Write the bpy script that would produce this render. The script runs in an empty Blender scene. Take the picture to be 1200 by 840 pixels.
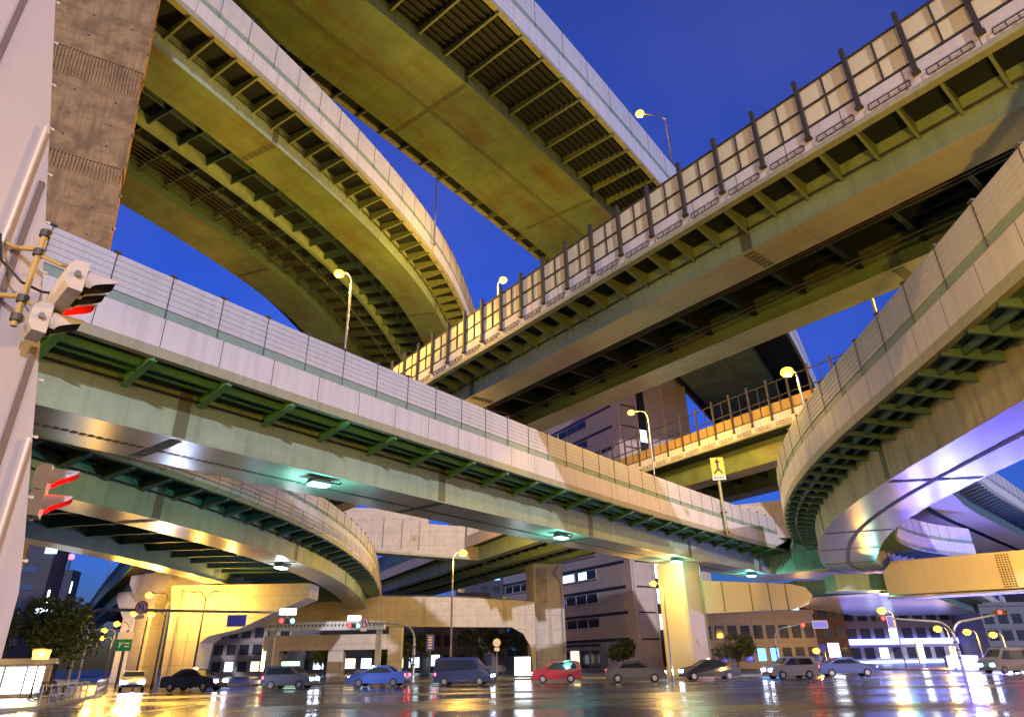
import bpy, bmesh, math, random
import numpy as np
from mathutils import Vector, Matrix

random.seed(7)
R = math.radians
sc = bpy.context.scene
col = sc.collection

# ------------------------------------------------------------------ camera
CAMZ = 1.6
cd = bpy.data.cameras.new("camera")
cam = bpy.data.objects.new("camera", cd)
col.objects.link(cam)
cd.sensor_width = 36.0
cd.lens = 758.0 / 1200.0 * 36.0
cd.clip_start = 0.05
cd.clip_end = 5000.0
cam.matrix_world = (Matrix.Translation((0, 0, CAMZ)) @ Matrix.Rotation(R(90 + 25.1), 4, 'X')
                    @ Matrix.Rotation(R(-1.06), 4, 'Z'))
sc.camera = cam

# ------------------------------------------------------------------ sky
SUN_ELEV, SUN_AZ = 20.0, 162.0        # direction the light comes from: behind the camera
w = bpy.data.worlds.new("World")
sc.world = w
w.use_nodes = True
nt = w.node_tree
nt.nodes.clear()
out = nt.nodes.new("ShaderNodeOutputWorld")
bg = nt.nodes.new("ShaderNodeBackground")
sky = nt.nodes.new("ShaderNodeTexSky")
sky.sky_type = 'NISHITA'
sky.sun_disc = False
sky.sun_elevation = R(1.5)
sky.sun_rotation = R(SUN_AZ)
sky.air_density = 1.0
sky.ozone_density = 6.0
tint = nt.nodes.new("ShaderNodeMix")
tint.data_type = 'RGBA'
tint.blend_type = 'MULTIPLY'
tint.inputs[0].default_value = 1.0
tint.inputs[7].default_value = (0.78, 1.0, 1.9, 1)
nt.links.new(sky.outputs[0], tint.inputs[6])
glow = nt.nodes.new("ShaderNodeMix")
glow.data_type = 'RGBA'
glow.blend_type = 'ADD'
glow.inputs[0].default_value = 1.0
glow.inputs[7].default_value = (0.055, 0.045, 0.03, 1)
nt.links.new(tint.outputs[2], glow.inputs[6])
cn = nt.nodes.new("ShaderNodeTexNoise")
cn.inputs['Scale'].default_value = 2.2
cn.inputs['Detail'].default_value = 6
ctc = nt.nodes.new("ShaderNodeTexCoord")
nt.links.new(ctc.outputs['Generated'], cn.inputs['Vector'])
cr = nt.nodes.new("ShaderNodeValToRGB")
cr.color_ramp.elements[0].position = 0.45
cr.color_ramp.elements[1].position = 0.75
cr.color_ramp.elements[0].color = (0, 0, 0, 1)
cr.color_ramp.elements[1].color = (0.08, 0.06, 0.06, 1)
nt.links.new(cn.outputs[0], cr.inputs[0])
cl_ = nt.nodes.new("ShaderNodeMix")
cl_.data_type = 'RGBA'
cl_.blend_type = 'ADD'
cl_.inputs[0].default_value = 1.0
nt.links.new(glow.outputs[2], cl_.inputs[6])
nt.links.new(cr.outputs[0], cl_.inputs[7])
nt.links.new(cl_.outputs[2], bg.inputs[0])
bg.inputs[1].default_value = 0.20
nt.links.new(bg.outputs[0], out.inputs[0])

# ------------------------------------------------------------------ sun
sd = bpy.data.lights.new("sun", 'SUN')
sd.energy = 1.2
sd.angle = R(1.0)
sd.color = (0.95, 0.86, 1.0)
sun = bpy.data.objects.new("sun", sd)
col.objects.link(sun)
_az = R(SUN_AZ)
_from = Vector((math.sin(_az) * math.cos(R(SUN_ELEV)), math.cos(_az) * math.cos(R(SUN_ELEV)), math.sin(R(SUN_ELEV))))
sun.rotation_euler = _from.to_track_quat('Z', 'Y').to_euler()

# ------------------------------------------------------------------ exposure
sc.view_settings.view_transform = 'Standard'
sc.view_settings.look = 'None'
sc.view_settings.gamma = 1.0
sc.view_settings.use_curve_mapping = False
sc.view_settings.exposure = 0.9
sc.render.engine = 'CYCLES'
sc.cycles.use_denoising = True
sc.cycles.max_bounces = 6
sc.cycles.diffuse_bounces = 3
sc.cycles.glossy_bounces = 3
sc.cycles.transmission_bounces = 4
sc.cycles.sample_clamp_indirect = 6.0
sc.cycles.caustics_reflective = False
sc.cycles.caustics_refractive = False

SODIUM = (1.0, 0.54, 0.07)
MERCURY = (0.20, 1.0, 0.80)
WHITE = (0.80, 0.90, 1.0)
LAMP_W = 4600.0

# ------------------------------------------------------------------ materials
MATS = {}

def newmat(name):
    m = bpy.data.materials.new(name)
    m.use_nodes = True
    return m, m.node_tree, m.node_tree.nodes["Principled BSDF"]

def N(t, typ, **kw):
    n = t.nodes.new(typ)
    for k, v in kw.items():
        setattr(n, k, v)
    return n

def coords(t, kind, scale=(1, 1, 1)):
    """uv in metres (kind 'UV') or object space, scaled"""
    tc = N(t, "ShaderNodeTexCoord")
    mp = N(t, "ShaderNodeMapping")
    mp.inputs['Scale'].default_value = scale
    t.links.new(tc.outputs[kind], mp.inputs[0])
    return mp.outputs[0]

def noise(t, vec, scale, detail=4, rough=0.55):
    n = N(t, "ShaderNodeTexNoise")
    n.inputs['Scale'].default_value = scale
    n.inputs['Detail'].default_value = detail
    n.inputs['Roughness'].default_value = rough
    t.links.new(vec, n.inputs['Vector'])
    return n.outputs[0]

def ramp(t, fac, stops):
    r = N(t, "ShaderNodeValToRGB")
    e = r.color_ramp.elements
    while len(e) < len(stops):
        e.new(0.5)
    for el, (p, c) in zip(e, stops):
        el.position = p
        el.color = c if len(c) == 4 else (*c, 1)
    t.links.new(fac, r.inputs[0])
    return r.outputs[0]

def mixc(t, fac, a, b, blend='MIX'):
    m = N(t, "ShaderNodeMix", data_type='RGBA', blend_type=blend)
    for sock, v in ((0, fac), (6, a), (7, b)):
        if isinstance(v, (int, float)):
            m.inputs[sock].default_value = v
        elif isinstance(v, tuple):
            m.inputs[sock].default_value = v if len(v) == 4 else (*v, 1)
        else:
            t.links.new(v, m.inputs[sock])
    return m.outputs[2]

def math_(t, op, a, b=None):
    m = N(t, "ShaderNodeMath", operation=op)
    for i, v in enumerate((a, b)):
        if v is None:
            continue
        if isinstance(v, (int, float)):
            m.inputs[i].default_value = v
        else:
            t.links.new(v, m.inputs[i])
    return m.outputs[0]

def bump(t, b, height, strength=0.2, dist=0.02):
    n = N(t, "ShaderNodeBump")
    n.inputs['Strength'].default_value = strength
    n.inputs['Distance'].default_value = dist
    t.links.new(height, n.inputs['Height'])
    t.links.new(n.outputs[0], b.inputs['Normal'])

def lines_u(t, spacing, width, axis=0):
    tc = N(t, "ShaderNodeTexCoord")
    sx = N(t, "ShaderNodeSeparateXYZ")
    t.links.new(tc.outputs['UV'], sx.inputs[0])
    f = math_(t, 'FRACT', math_(t, 'DIVIDE', sx.outputs[axis], spacing))
    return math_(t, 'LESS_THAN', f, width / spacing)

def paint(name, base, dark=None, rough=0.5, streak=0.5, seam=None, rust=0.0, blotch=0.35, spec=0.5, seamc=(0.03, 0.03, 0.03), stain=0.0, stainc=(0.16, 0.085, 0.02), bmp=0.12, rvar=0.22):
    """weathered coat of paint on steel: blotches, vertical rain streaks, optional joints and rust runs"""
    if name in MATS:
        return MATS[name]
    m, t, b = newmat(name)
    dark = dark or tuple(c * 0.45 for c in base)
    uv = coords(t, 'UV')
    st = noise(t, coords(t, 'UV', (2.2, 0.16, 1)), 1.0, 5, 0.65)
    bl = noise(t, uv, 0.35, 5, 0.6)
    fine = noise(t, uv, 3.0, 4, 0.6)
    c = mixc(t, math_(t, 'MULTIPLY', ramp(t, st, [(0.46, (0, 0, 0)), (0.78, (1, 1, 1))]), streak), base, dark)
    c = mixc(t, math_(t, 'MULTIPLY', ramp(t, bl, [(0.42, (0, 0, 0)), (0.75, (1, 1, 1))]), blotch), c, dark)
    c = mixc(t, math_(t, 'MULTIPLY', fine, 0.18), c, tuple(min(1, x * 1.35) for x in base))
    if stain:
        s1 = noise(t, coords(t, 'UV', (0.13, 0.4, 1)), 1.0, 8, 0.68)
        c = mixc(t, math_(t, 'MULTIPLY', ramp(t, s1, [(0.47, (0, 0, 0)), (0.66, (1, 1, 1))]), stain), c, stainc)
        s2 = noise(t, uv, 1.1, 6, 0.7)
        c = mixc(t, math_(t, 'MULTIPLY', ramp(t, s2, [(0.62, (0, 0, 0)), (0.68, (1, 1, 1))]), stain * 0.7), c, tuple(x * 0.25 for x in base))
    if rust:
        rs = noise(t, coords(t, 'UV', (1.3, 0.10, 1)), 1.0, 6, 0.7)
        c = mixc(t, math_(t, 'MULTIPLY', ramp(t, rs, [(0.62, (0, 0, 0)), (0.76, (1, 1, 1))]), rust), c, (0.20, 0.10, 0.03))
    if seam:
        c = mixc(t, lines_u(t, seam, 0.03), c, seamc)
    t.links.new(c, b.inputs['Base Color'])
    rr = math_(t, 'ADD', math_(t, 'MULTIPLY', bl, rvar), rough - rvar * 0.5)
    t.links.new(rr, b.inputs['Roughness'])
    b.inputs['Specular IOR Level'].default_value = spec
    bump(t, b, bl, bmp, 0.03)
    MATS[name] = m
    return m

def plain(name, base, rough=0.5, metal=0.0, var=0.25):
    if name in MATS:
        return MATS[name]
    m, t, b = newmat(name)
    n = noise(t, coords(t, 'Object'), 2.5, 4)
    c = mixc(t, math_(t, 'MULTIPLY', n, var * 2), base, tuple(x * 0.6 for x in base))
    t.links.new(c, b.inputs['Base Color'])
    b.inputs['Roughness'].default_value = rough
    b.inputs['Metallic'].default_value = metal
    MATS[name] = m
    return m

def concrete(name, base, stain=0.5, form=True):
    if name in MATS:
        return MATS[name]
    m, t, b = newmat(name)
    uv = coords(t, 'UV')
    a = noise(t, uv, 0.8, 7, 0.7)
    s = noise(t, coords(t, 'UV', (3.0, 0.25, 1)), 1.0, 5, 0.65)
    f = noise(t, uv, 9.0, 5, 0.7)
    c = mixc(t, math_(t, 'MULTIPLY', ramp(t, a, [(0.44, (0, 0, 0)), (0.6, (1, 1, 1))]), stain), base, tuple(x * 0.4 for x in base))
    c = mixc(t, math_(t, 'MULTIPLY', ramp(t, s, [(0.48, (0, 0, 0)), (0.72, (1, 1, 1))]), stain), c, tuple(x * 0.3 for x in base))
    c = mixc(t, math_(t, 'MULTIPLY', f, 0.3), c, tuple(min(1, x * 1.5) for x in base))
    if form:
        c = mixc(t, lines_u(t, 1.8, 0.03, 1), c, tuple(x * 0.45 for x in base))
        c = mixc(t, lines_u(t, 0.9, 0.02, 0), c, tuple(x * 0.7 for x in base))
    t.links.new(c, b.inputs['Base Color'])
    b.inputs['Roughness'].default_value = 0.85
    bump(t, b, f, 0.25, 0.02)
    MATS[name] = m
    return m

def emit(name, color, strength):
    if name in MATS:
        return MATS[name]
    m, t, b = newmat(name)
    b.inputs['Base Color'].default_value = (*[c * 0.3 for c in color], 1)
    b.inputs['Emission Color'].default_value = (*color, 1)
    b.inputs['Emission Strength'].default_value = strength
    MATS[name] = m
    return m

def glass(name, color=(0.02, 0.025, 0.035), rough=0.08):
    if name in MATS:
        return MATS[name]
    m, t, b = newmat(name)
    n = noise(t, coords(t, 'Object'), 0.6, 2)
    c = mixc(t, n, color, tuple(x * 2.2 for x in color))
    t.links.new(c, b.inputs['Base Color'])
    b.inputs['Roughness'].default_value = rough
    MATS[name] = m
    return m

M_GREEN = paint("green_paint", (0.31, 0.44, 0.32), rough=0.55, streak=0.7, blotch=0.5, stain=0.3, stainc=(0.10, 0.10, 0.05))
M_SOFFIT = paint("soffit_paint", (0.185, 0.275, 0.10), dark=(0.07, 0.095, 0.03), rough=0.42, streak=0.35, blotch=0.7, stain=0.75, seam=3.4, seamc=(0.2, 0.22, 0.16))
M_FLANGE = paint("flange_paint", (0.46, 0.43, 0.32), dark=(0.25, 0.24, 0.15), rough=0.45, streak=0.25, blotch=0.5, stain=0.4, seam=8.0, seamc=(0.2, 0.2, 0.15))
M_GLOSS = paint("glossy_soffit_paint", (0.50, 0.48, 0.42), dark=(0.3, 0.29, 0.25), rough=0.26, streak=0.15, blotch=0.16, spec=0.8, bmp=0.0, rvar=0.05, seam=6.0, seamc=(0.3, 0.3, 0.28))
M_DARK = paint("dark_underside", (0.012, 0.019, 0.019), rough=0.7, streak=0.2)  # near-black base puts the shade of the deck bays into the colour
M_BRACKET = paint("bracket_paint", (0.10, 0.30, 0.10), rough=0.5, streak=0.3)
M_STREAK = paint("streaked_web_paint", (0.46, 0.42, 0.26), dark=(0.14, 0.12, 0.06), rough=0.55, streak=0.9, blotch=0.55)
M_BRK = paint("dull_bracket_paint", (0.19, 0.24, 0.12), rough=0.55, streak=0.4)
M_TEAL = paint("teal_steel_paint", (0.09, 0.17, 0.16), rough=0.55, streak=0.4)
M_PANEL = paint("white_panel", (0.66, 0.65, 0.64), dark=(0.36, 0.35, 0.32), rough=0.5, streak=0.6, seam=2.3, rust=0.35, blotch=0.2)
M_RIB = paint("ribbed_barrier_paint", (0.58, 0.59, 0.60), dark=(0.36, 0.36, 0.34), rough=0.5, streak=0.5, blotch=0.3, rust=0.1)
M_BAND = paint("green_band_paint", (0.26, 0.38, 0.30), rough=0.5, streak=0.35)
M_EDGE = paint("edge_beam_paint", (0.36, 0.38, 0.25), rough=0.55, streak=0.6, rust=0.25)
M_POST = plain("dark_post_steel", (0.05, 0.045, 0.035), 0.6)
M_JOINT = plain("barrier_joint_steel", (0.10, 0.10, 0.09), 0.6)
M_RUSTPOST = paint("rusty_post_steel", (0.07, 0.055, 0.035), rough=0.7, streak=0.5, rust=0.5)
M_PANEGLASS = paint("noise_panel_sheet", (0.80, 0.76, 0.48), dark=(0.60, 0.55, 0.30), rough=0.35, streak=0.45, blotch=0.5)  # bright yellow base stands in for lamp light shining through the sheet
M_AMBER = paint("amber_sheet", (0.42, 0.29, 0.10), rough=0.4, streak=0.4)
M_BOLT = plain("bolted_plate", (0.13, 0.15, 0.09), 0.6)
M_ASPH = plain("deck_asphalt", (0.05, 0.05, 0.05), 0.8)
M_CONC = concrete("weathered_concrete", (0.36, 0.32, 0.26), 0.55)
M_CONCP = concrete("pale_concrete", (0.50, 0.46, 0.40), 0.3)
M_PIER = concrete("old_pier_concrete", (0.38, 0.235, 0.095), 0.95)
M_STEELPALE = paint("lamp_cream_pier_paint", (0.60, 0.52, 0.34), dark=(0.36, 0.31, 0.20), rough=0.45, streak=0.35, blotch=0.2)  # cream base carries some of the sodium lamps' yellow
M_GREY = plain("galvanised_steel", (0.30, 0.31, 0.32), 0.4, 0.6)
M_DKGREY = plain("dark_grey_metal", (0.04, 0.04, 0.045), 0.5, 0.3)
M_BLACK = plain("black_plastic", (0.012, 0.012, 0.013), 0.45)
M_SIGWHITE = plain("signal_housing_white", (0.62, 0.60, 0.58), 0.4)
M_RUBBER = plain("tyre_rubber", (0.015, 0.015, 0.015), 0.8)
M_CHROME = plain("rim_alloy", (0.5, 0.5, 0.52), 0.25, 0.9)
M_GLASS = glass("dark_window_glass")
M_CARGLASS = glass("car_glass", (0.015, 0.018, 0.02), 0.04)

# ------------------------------------------------------------------ mesh builder
class MB:
    def __init__(self):
        self.v, self.f, self.uv, self.mi = [], [], [], []

    def face(self, pts, uvs=None, mi=0):
        b = len(self.v)
        self.v += [tuple(p) for p in pts]
        self.f.append(list(range(b, b + len(pts))))
        if uvs is None:
            p = [Vector(q) for q in pts]
            n = Vector((0, 0, 0))
            for i in range(len(p)):
                n += p[i].cross(p[(i + 1) % len(p)])
            ax, ay, az = abs(n.x), abs(n.y), abs(n.z)
            if az > ax and az > ay:
                uvs = [(q.x, q.y) for q in p]
            elif ax > ay:
                uvs = [(q.y, q.z) for q in p]
            else:
                uvs = [(q.x, q.z) for q in p]
        self.uv.append(uvs)
        self.mi.append(mi)

    def hexa(self, c, mi=0):
        """c: eight corners, bottom ring then top ring, counter-clockwise from above"""
        for q in ((3, 2, 1, 0), (4, 5, 6, 7), (0, 1, 5, 4), (1, 2, 6, 5), (2, 3, 7, 6), (3, 0, 4, 7)):
            self.face([c[i] for i in q], mi=mi)

    def box(self, c, s, rot=0.0, mi=0, taper=1.0):
        x, y, z = (k / 2 for k in s)
        cr, sr = math.cos(rot), math.sin(rot)
        pts = []
        for zz, k in ((-z, 1.0), (z, taper)):
            for a, b in ((-x, -y), (x, -y), (x, y), (-x, y)):
                a, b = a * k, b * k
                pts.append((c[0] + a * cr - b * sr, c[1] + a * sr + b * cr, c[2] + zz))
        self.hexa(pts, mi)

    def bar(self, a, b, w, h=None, mi=0, up=(0, 0, 1)):
        """rectangular bar from a to b, w wide sideways, h along up"""
        h = h or w
        a, b = Vector(a), Vector(b)
        d = (b - a).normalized()
        u = Vector(up)
        if abs(d.dot(u)) > 0.98:
            u = Vector((0, 1, 0))
        s = d.cross(u).normalized()
        u = s.cross(d).normalized()
        r = [(-w / 2, -h / 2), (w / 2, -h / 2), (w / 2, h / 2), (-w / 2, h / 2)]
        A = [a + s * x + u * y for x, y in r]
        B = [b + s * x + u * y for x, y in r]
        self.face(A[::-1], mi=mi)
        self.face(B, mi=mi)
        for i in range(4):
            j = (i + 1) % 4
            self.face([A[i], A[j], B[j], B[i]], mi=mi)

    def tube(self, pts, r, n=10, mi=0, cap=True):
        pts = [Vector(p) for p in pts]
        rs = r if isinstance(r, (list, tuple)) else [r] * len(pts)
        rings = []
        for i, p in enumerate(pts):
            d = (pts[min(i + 1, len(pts) - 1)] - pts[max(i - 1, 0)]).normalized()
            u = Vector((0, 0, 1)) if abs(d.z) < 0.95 else Vector((0, 1, 0))
            s = d.cross(u).normalized()
            u = s.cross(d).normalized()
            rings.append([p + (s * math.cos(2 * math.pi * k / n) + u * math.sin(2 * math.pi * k / n)) * rs[i] for k in range(n)])
        for i in range(len(rings) - 1):
            for k in range(n):
                j = (k + 1) % n
                self.face([rings[i][k], rings[i][j], rings[i + 1][j], rings[i + 1][k]], mi=mi)
        if cap:
            self.face(rings[0][::-1], mi=mi)
            self.face(rings[-1], mi=mi)

    def prism(self, poly, axis_a, axis_b, d0, d1, origin=(0, 0, 0), mi=0):
        """poly in (a,b) plane coordinates extruded along cross(a,b) from d0 to d1"""
        a, b, o = Vector(axis_a), Vector(axis_b), Vector(origin)
        n = a.cross(b)
        P = [o + a * x + b * y + n * d0 for x, y in poly]
        Q = [o + a * x + b * y + n * d1 for x, y in poly]
        self.face(P[::-1], [p for p in poly[::-1]], mi)
        self.face(Q, list(poly), mi)
        k = len(poly)
        for i in range(k):
            j = (i + 1) % k
            self.face([P[i], P[j], Q[j], Q[i]], mi=mi)

    def ball(self, c, r, n=12, m=8, sz=1.0, mi=0):
        c = Vector(c)
        for i in range(m):
            for k in range(n):
                q = []
                for (ii, kk) in ((i, k), (i, k + 1), (i + 1, k + 1), (i + 1, k)):
                    th, ph = math.pi * ii / m - math.pi / 2, 2 * math.pi * kk / n
                    q.append(c + Vector((r * math.cos(th) * math.cos(ph), r * math.cos(th) * math.sin(ph), r * sz * math.sin(th))))
                self.face(q, mi=mi)

    def build(self, name, mat, parent=None, smooth=False, loc=(0, 0, 0), rz=0.0):
        me = bpy.data.meshes.new(name)
        seen, V, idx = {}, [], []
        for p in self.v:
            k = (round(p[0], 5), round(p[1], 5), round(p[2], 5))
            if k not in seen:
                seen[k] = len(V)
                V.append(p)
            idx.append(seen[k])
        F, UV, MI = [], [], []
        for f, fu, mi in zip(self.f, self.uv, self.mi):
            g, u = [], []
            for a, c in zip(f, fu):
                if idx[a] not in g:
                    g.append(idx[a])
                    u.append(c)
            if len(g) > 2:
                F.append(g)
                UV.append(u)
                MI.append(mi)
        me.from_pydata(V, [], F)
        uvl = me.uv_layers.new(name="UVMap")
        k = 0
        for fu in UV:
            for c in fu:
                uvl.data[k].uv = c
                k += 1
        for mm in (mat if isinstance(mat, (list, tuple)) else [mat]):
            me.materials.append(mm)
        for p, mi in zip(me.polygons, MI):
            p.material_index = mi
            p.use_smooth = smooth
        me.update()
        o = bpy.data.objects.new(name, me)
        col.objects.link(o)
        o.location = loc
        o.rotation_euler = (0, 0, rz)
        if parent:
            o.parent = parent
        return o

def tag(o, label, cat, group=None, kind=None):
    if label:
        o["label"] = label
    if cat:
        o["category"] = cat
    if group:
        o["group"] = group
    if kind:
        o["kind"] = kind
    return o

def thing(name, label, cat, loc=(0, 0, 0), rz=0.0, group=None):
    o = bpy.data.objects.new(name, None)
    o.empty_display_size = 0.3
    col.objects.link(o)
    o.location = loc
    o.rotation_euler = (0, 0, rz)
    return tag(o, label, cat, group)

def copy_tree(o, parent=None):
    c = o.copy()
    col.objects.link(c)
    if parent:
        c.parent = parent
    for ch in list(o.children):
        copy_tree(ch, c)
    return c

def clone(o, parent, loc, rz=0.0):
    c = o.copy()
    col.objects.link(c)
    c.parent = parent
    c.location = loc
    c.rotation_euler = (0, 0, rz)
    return c

def point_light(parent, loc, color, watts, radius=0.15):
    ld = bpy.data.lights.new("lamp_light", 'POINT')
    ld.energy = watts
    ld.color = color
    ld.shadow_soft_size = radius
    o = bpy.data.objects.new("lamp_light", ld)
    col.objects.link(o)
    o.location = loc
    o.parent = parent
    return o

# ------------------------------------------------------------------ ground
def sheet(name, pts, z, mat):
    b = MB()
    b.face([(x, y, z) for x, y in pts])
    o = b.build(name, mat)
    o["kind"] = 'structure'
    return o

def wet_asphalt():
    m, t, b = newmat("wet_asphalt")
    ob = coords(t, 'Object')
    big = noise(t, coords(t, 'Object', (0.35, 1.0, 1)), 0.22, 5, 0.6)
    fine = noise(t, ob, 26.0, 3, 0.7)
    mid = noise(t, coords(t, 'Object', (0.5, 1.6, 1)), 1.4, 4, 0.6)
    c = mixc(t, big, (0.012, 0.012, 0.014), (0.036, 0.035, 0.036))
    c = mixc(t, math_(t, 'MULTIPLY', mid, 0.5), c, (0.028, 0.028, 0.03))
    t.links.new(c, b.inputs['Base Color'])
    vo = N(t, "ShaderNodeTexVoronoi", feature='DISTANCE_TO_EDGE')
    vo.inputs['Scale'].default_value = 0.16
    t.links.new(coords(t, 'Object', (0.6, 1.0, 1)), vo.inputs['Vector'])
    crack = math_(t, 'LESS_THAN', vo.outputs[0], 0.012)
    c = mixc(t, math_(t, 'MULTIPLY', crack, 0.7), c, (0.006, 0.006, 0.006))
    t.links.new(c, b.inputs['Base Color'])
    r = ramp(t, big, [(0.40, (0.06, 0.06, 0.06)), (0.60, (0.36, 0.36, 0.36))])
    t.links.new(r, b.inputs['Roughness'])
    b.inputs['Specular IOR Level'].default_value = 0.75
    h = math_(t, 'ADD', math_(t, 'MULTIPLY', fine, 0.25), mid)
    bump(t, b, h, 0.22, 0.05)
    return m

def paving():
    m, t, b = newmat("wet_paving")
    br = N(t, "ShaderNodeTexBrick")
    br.inputs['Scale'].default_value = 2.2
    br.inputs['Color1'].default_value = (0.12, 0.11, 0.105, 1)
    br.inputs['Color2'].default_value = (0.16, 0.15, 0.14, 1)
    br.inputs['Mortar'].default_value = (0.05, 0.05, 0.05, 1)
    br.inputs['Mortar Size'].default_value = 0.012
    t.links.new(coords(t, 'Object'), br.inputs['Vector'])
    n = noise(t, coords(t, 'Object'), 0.6, 4)
    c = mixc(t, math_(t, 'MULTIPLY', n, 0.7), br.outputs[0], (0.05, 0.05, 0.05))
    t.links.new(c, b.inputs['Base Color'])
    b.inputs['Roughness'].default_value = 0.32
    return m

M_ROAD = wet_asphalt()
M_PAVE = paving()
M_KERB = concrete("kerb_concrete", (0.30, 0.29, 0.27), 0.4, False)
M_LINE = plain("road_line_paint", (0.62, 0.62, 0.60), 0.35)

sheet("ground", [(-2500, -2500), (2500, -2500), (2500, 2500), (-2500, 2500)], -0.02, plain("ground_dark", (0.05, 0.05, 0.048), 0.6))
sheet("road", [(-90, -60), (140, -60), (140, 190), (-90, 190)], -0.004, M_ROAD)

def pavement(pts):
    """raised pavement with a kerb stone round its edge"""
    b = MB()
    P = [(x, y, 0.13) for x, y in pts]
    b.face(P)
    o = b.build("pavement", M_PAVE)
    o["kind"] = 'structure'
    k = MB()
    n = len(pts)
    for i in range(n):
        a, c = Vector((*pts[i], 0)), Vector((*pts[(i + 1) % n], 0))
        k.bar(a + Vector((0, 0, 0.065)), c + Vector((0, 0, 0.065)), 0.2, 0.145)
    ko = k.build("kerb", M_KERB)
    ko["kind"] = 'structure'

pavement([(-24, 27), (-21.8, 33), (-26, 44), (-33, 58), (-40, 70), (-60, 78), (-75, 70), (-75, 27)])
pavement([(-26, 67.5), (-11, 67.5), (-7, 70), (-7, 120), (-60, 120), (-34, 74)])
pavement([(-2, 70), (30, 69.5), (33, 72), (33, 150), (-2, 150)])
pavement([(44, 70), (110, 76), (110, 150), (44, 150)])

def stripe(pts):
    b = MB()
    b.face([(x, y, 0.004) for x, y in pts])
    o = b.build("road_marking", M_LINE)
    o["kind"] = 'structure'
    return o

for i in range(9):
    x = 33.2 + i * 0.95
    stripe([(x, 59.5), (x + 0.5, 59.5), (x + 0.7, 63.2), (x + 0.2, 63.2)])
for i in range(7):
    x = -20 + i * 0.95
    stripe([(x, 61), (x + 0.5, 61), (x + 0.5, 65), (x, 65)])
for (a, b_) in (((-8, 40), (4, 41.5)), ((12, 42), (24, 42)), ((30, 44), (42, 46))):
    dx, dy = b_[0] - a[0], b_[1] - a[1]
    stripe([a, b_, (b_[0], b_[1] + 0.18), (a[0], a[1] + 0.18)])
stripe([(4, 57.5), (26, 57.5), (26, 57.95), (4, 57.95)])
stripe([(-16, 26), (-15.6, 26), (-15.0, 34), (-15.4, 34)])

# ------------------------------------------------------------------ elevated decks
def catmull(ctrl, step):
    P = [np.array(p, float) for p in ctrl]
    P = [2 * P[0] - P[1]] + P + [2 * P[-1] - P[-2]]
    dense = []
    for i in range(1, len(P) - 2):
        p0, p1, p2, p3 = P[i - 1:i + 3]
        for u in np.linspace(0, 1, 12, endpoint=False):
            dense.append(0.5 * ((2 * p1) + (-p0 + p2) * u + (2 * p0 - 5 * p1 + 4 * p2 - p3) * u * u + (-p0 + 3 * p1 - 3 * p2 + p3) * u ** 3))
    dense.append(P[-2])
    D = np.array(dense)
    s = np.r_[0, np.cumsum(np.linalg.norm(np.diff(D, axis=0), axis=1))]
    return D, s

class Path:
    """plan line of a deck; offsets d are positive to the right of travel, heights are above the soffit level z"""
    def __init__(self, ctrl, z, k=1.0, widen=None, ztab=None):
        self.D, self.s = catmull([(x * k, y * k) for x, y in ctrl], 1)
        self.L = self.s[-1]
        self.z = (z - CAMZ) * k + CAMZ
        self.k = k
        self.widen = widen
        self.ztab = ztab

    def xy(self, s):
        if s < 0:
            return self.D[0] + (self.D[1] - self.D[0]) / np.linalg.norm(self.D[1] - self.D[0]) * s
        return np.array([np.interp(s, self.s, self.D[:, i]) for i in (0, 1)])

    def frame(self, s):
        p = self.xy(s)
        t = self.xy(min(s + 0.4, self.L)) - self.xy(s - 0.4)
        t /= np.linalg.norm(t)
        return p, t, np.array([t[1], -t[0]])

    def pt(self, s, d, h):
        p, t, n = self.frame(s)
        if self.widen and d > 0:
            d = d + float(np.interp(s, self.widen[0], self.widen[1]))
        q = p + n * d
        z = self.z + (float(np.interp(s, self.ztab[0], self.ztab[1])) if self.ztab else 0.0)
        return Vector((q[0], q[1], z + h))

    def yaw(self, s):
        _, t, _ = self.frame(s)
        return math.atan2(t[1], t[0])

def sweep(path, prof, s0, s1, name, mat, root, step=1.6, mis=None, u0=0.0):
    """closed (d,h) profile carried along the path"""
    n = max(2, int((s1 - s0) / step) + 1)
    ss = np.linspace(s0, s1, n)
    L = root.location
    rings = [[path.pt(s, d, h) - L for d, h in prof] for s in ss]
    k = len(prof)
    per = [0.0]
    for i in range(k):
        a, c = prof[i], prof[(i + 1) % k]
        per.append(per[-1] + math.hypot(c[0] - a[0], c[1] - a[1]))
    b = MB()
    for i in range(n - 1):
        for j in range(k):
            jj = (j + 1) % k
            b.face([rings[i][j], rings[i][jj], rings[i + 1][jj], rings[i + 1][j]],
                   [(ss[i], per[j]), (ss[i], per[j + 1]), (ss[i + 1], per[j + 1]), (ss[i + 1], per[j])],
                   mis[j] if mis else 0)
    b.face(rings[0][::-1])
    b.face(rings[-1])
    return b.build(name, mat, root)

def rect(d0, d1, h0, h1):
    return [(d0, h0), (d1, h0), (d1, h1), (d0, h1)]

def ribbed(d, sg, h0, h1, n, depth=0.07, th=0.12):
    """profile of a barrier with horizontal ribs on its outer face (outward = sg)"""
    pts = []
    dh = (h1 - h0) / n
    for i in range(n):
        a = h0 + i * dh
        pts += [(d, a + dh * 0.06), (d, a + dh * 0.72), (d - sg * depth, a + dh * 0.80), (d - sg * depth, a + dh * 0.98)]
    pts += [(d - sg * th, h1), (d - sg * th, h0)]
    return pts

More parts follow.
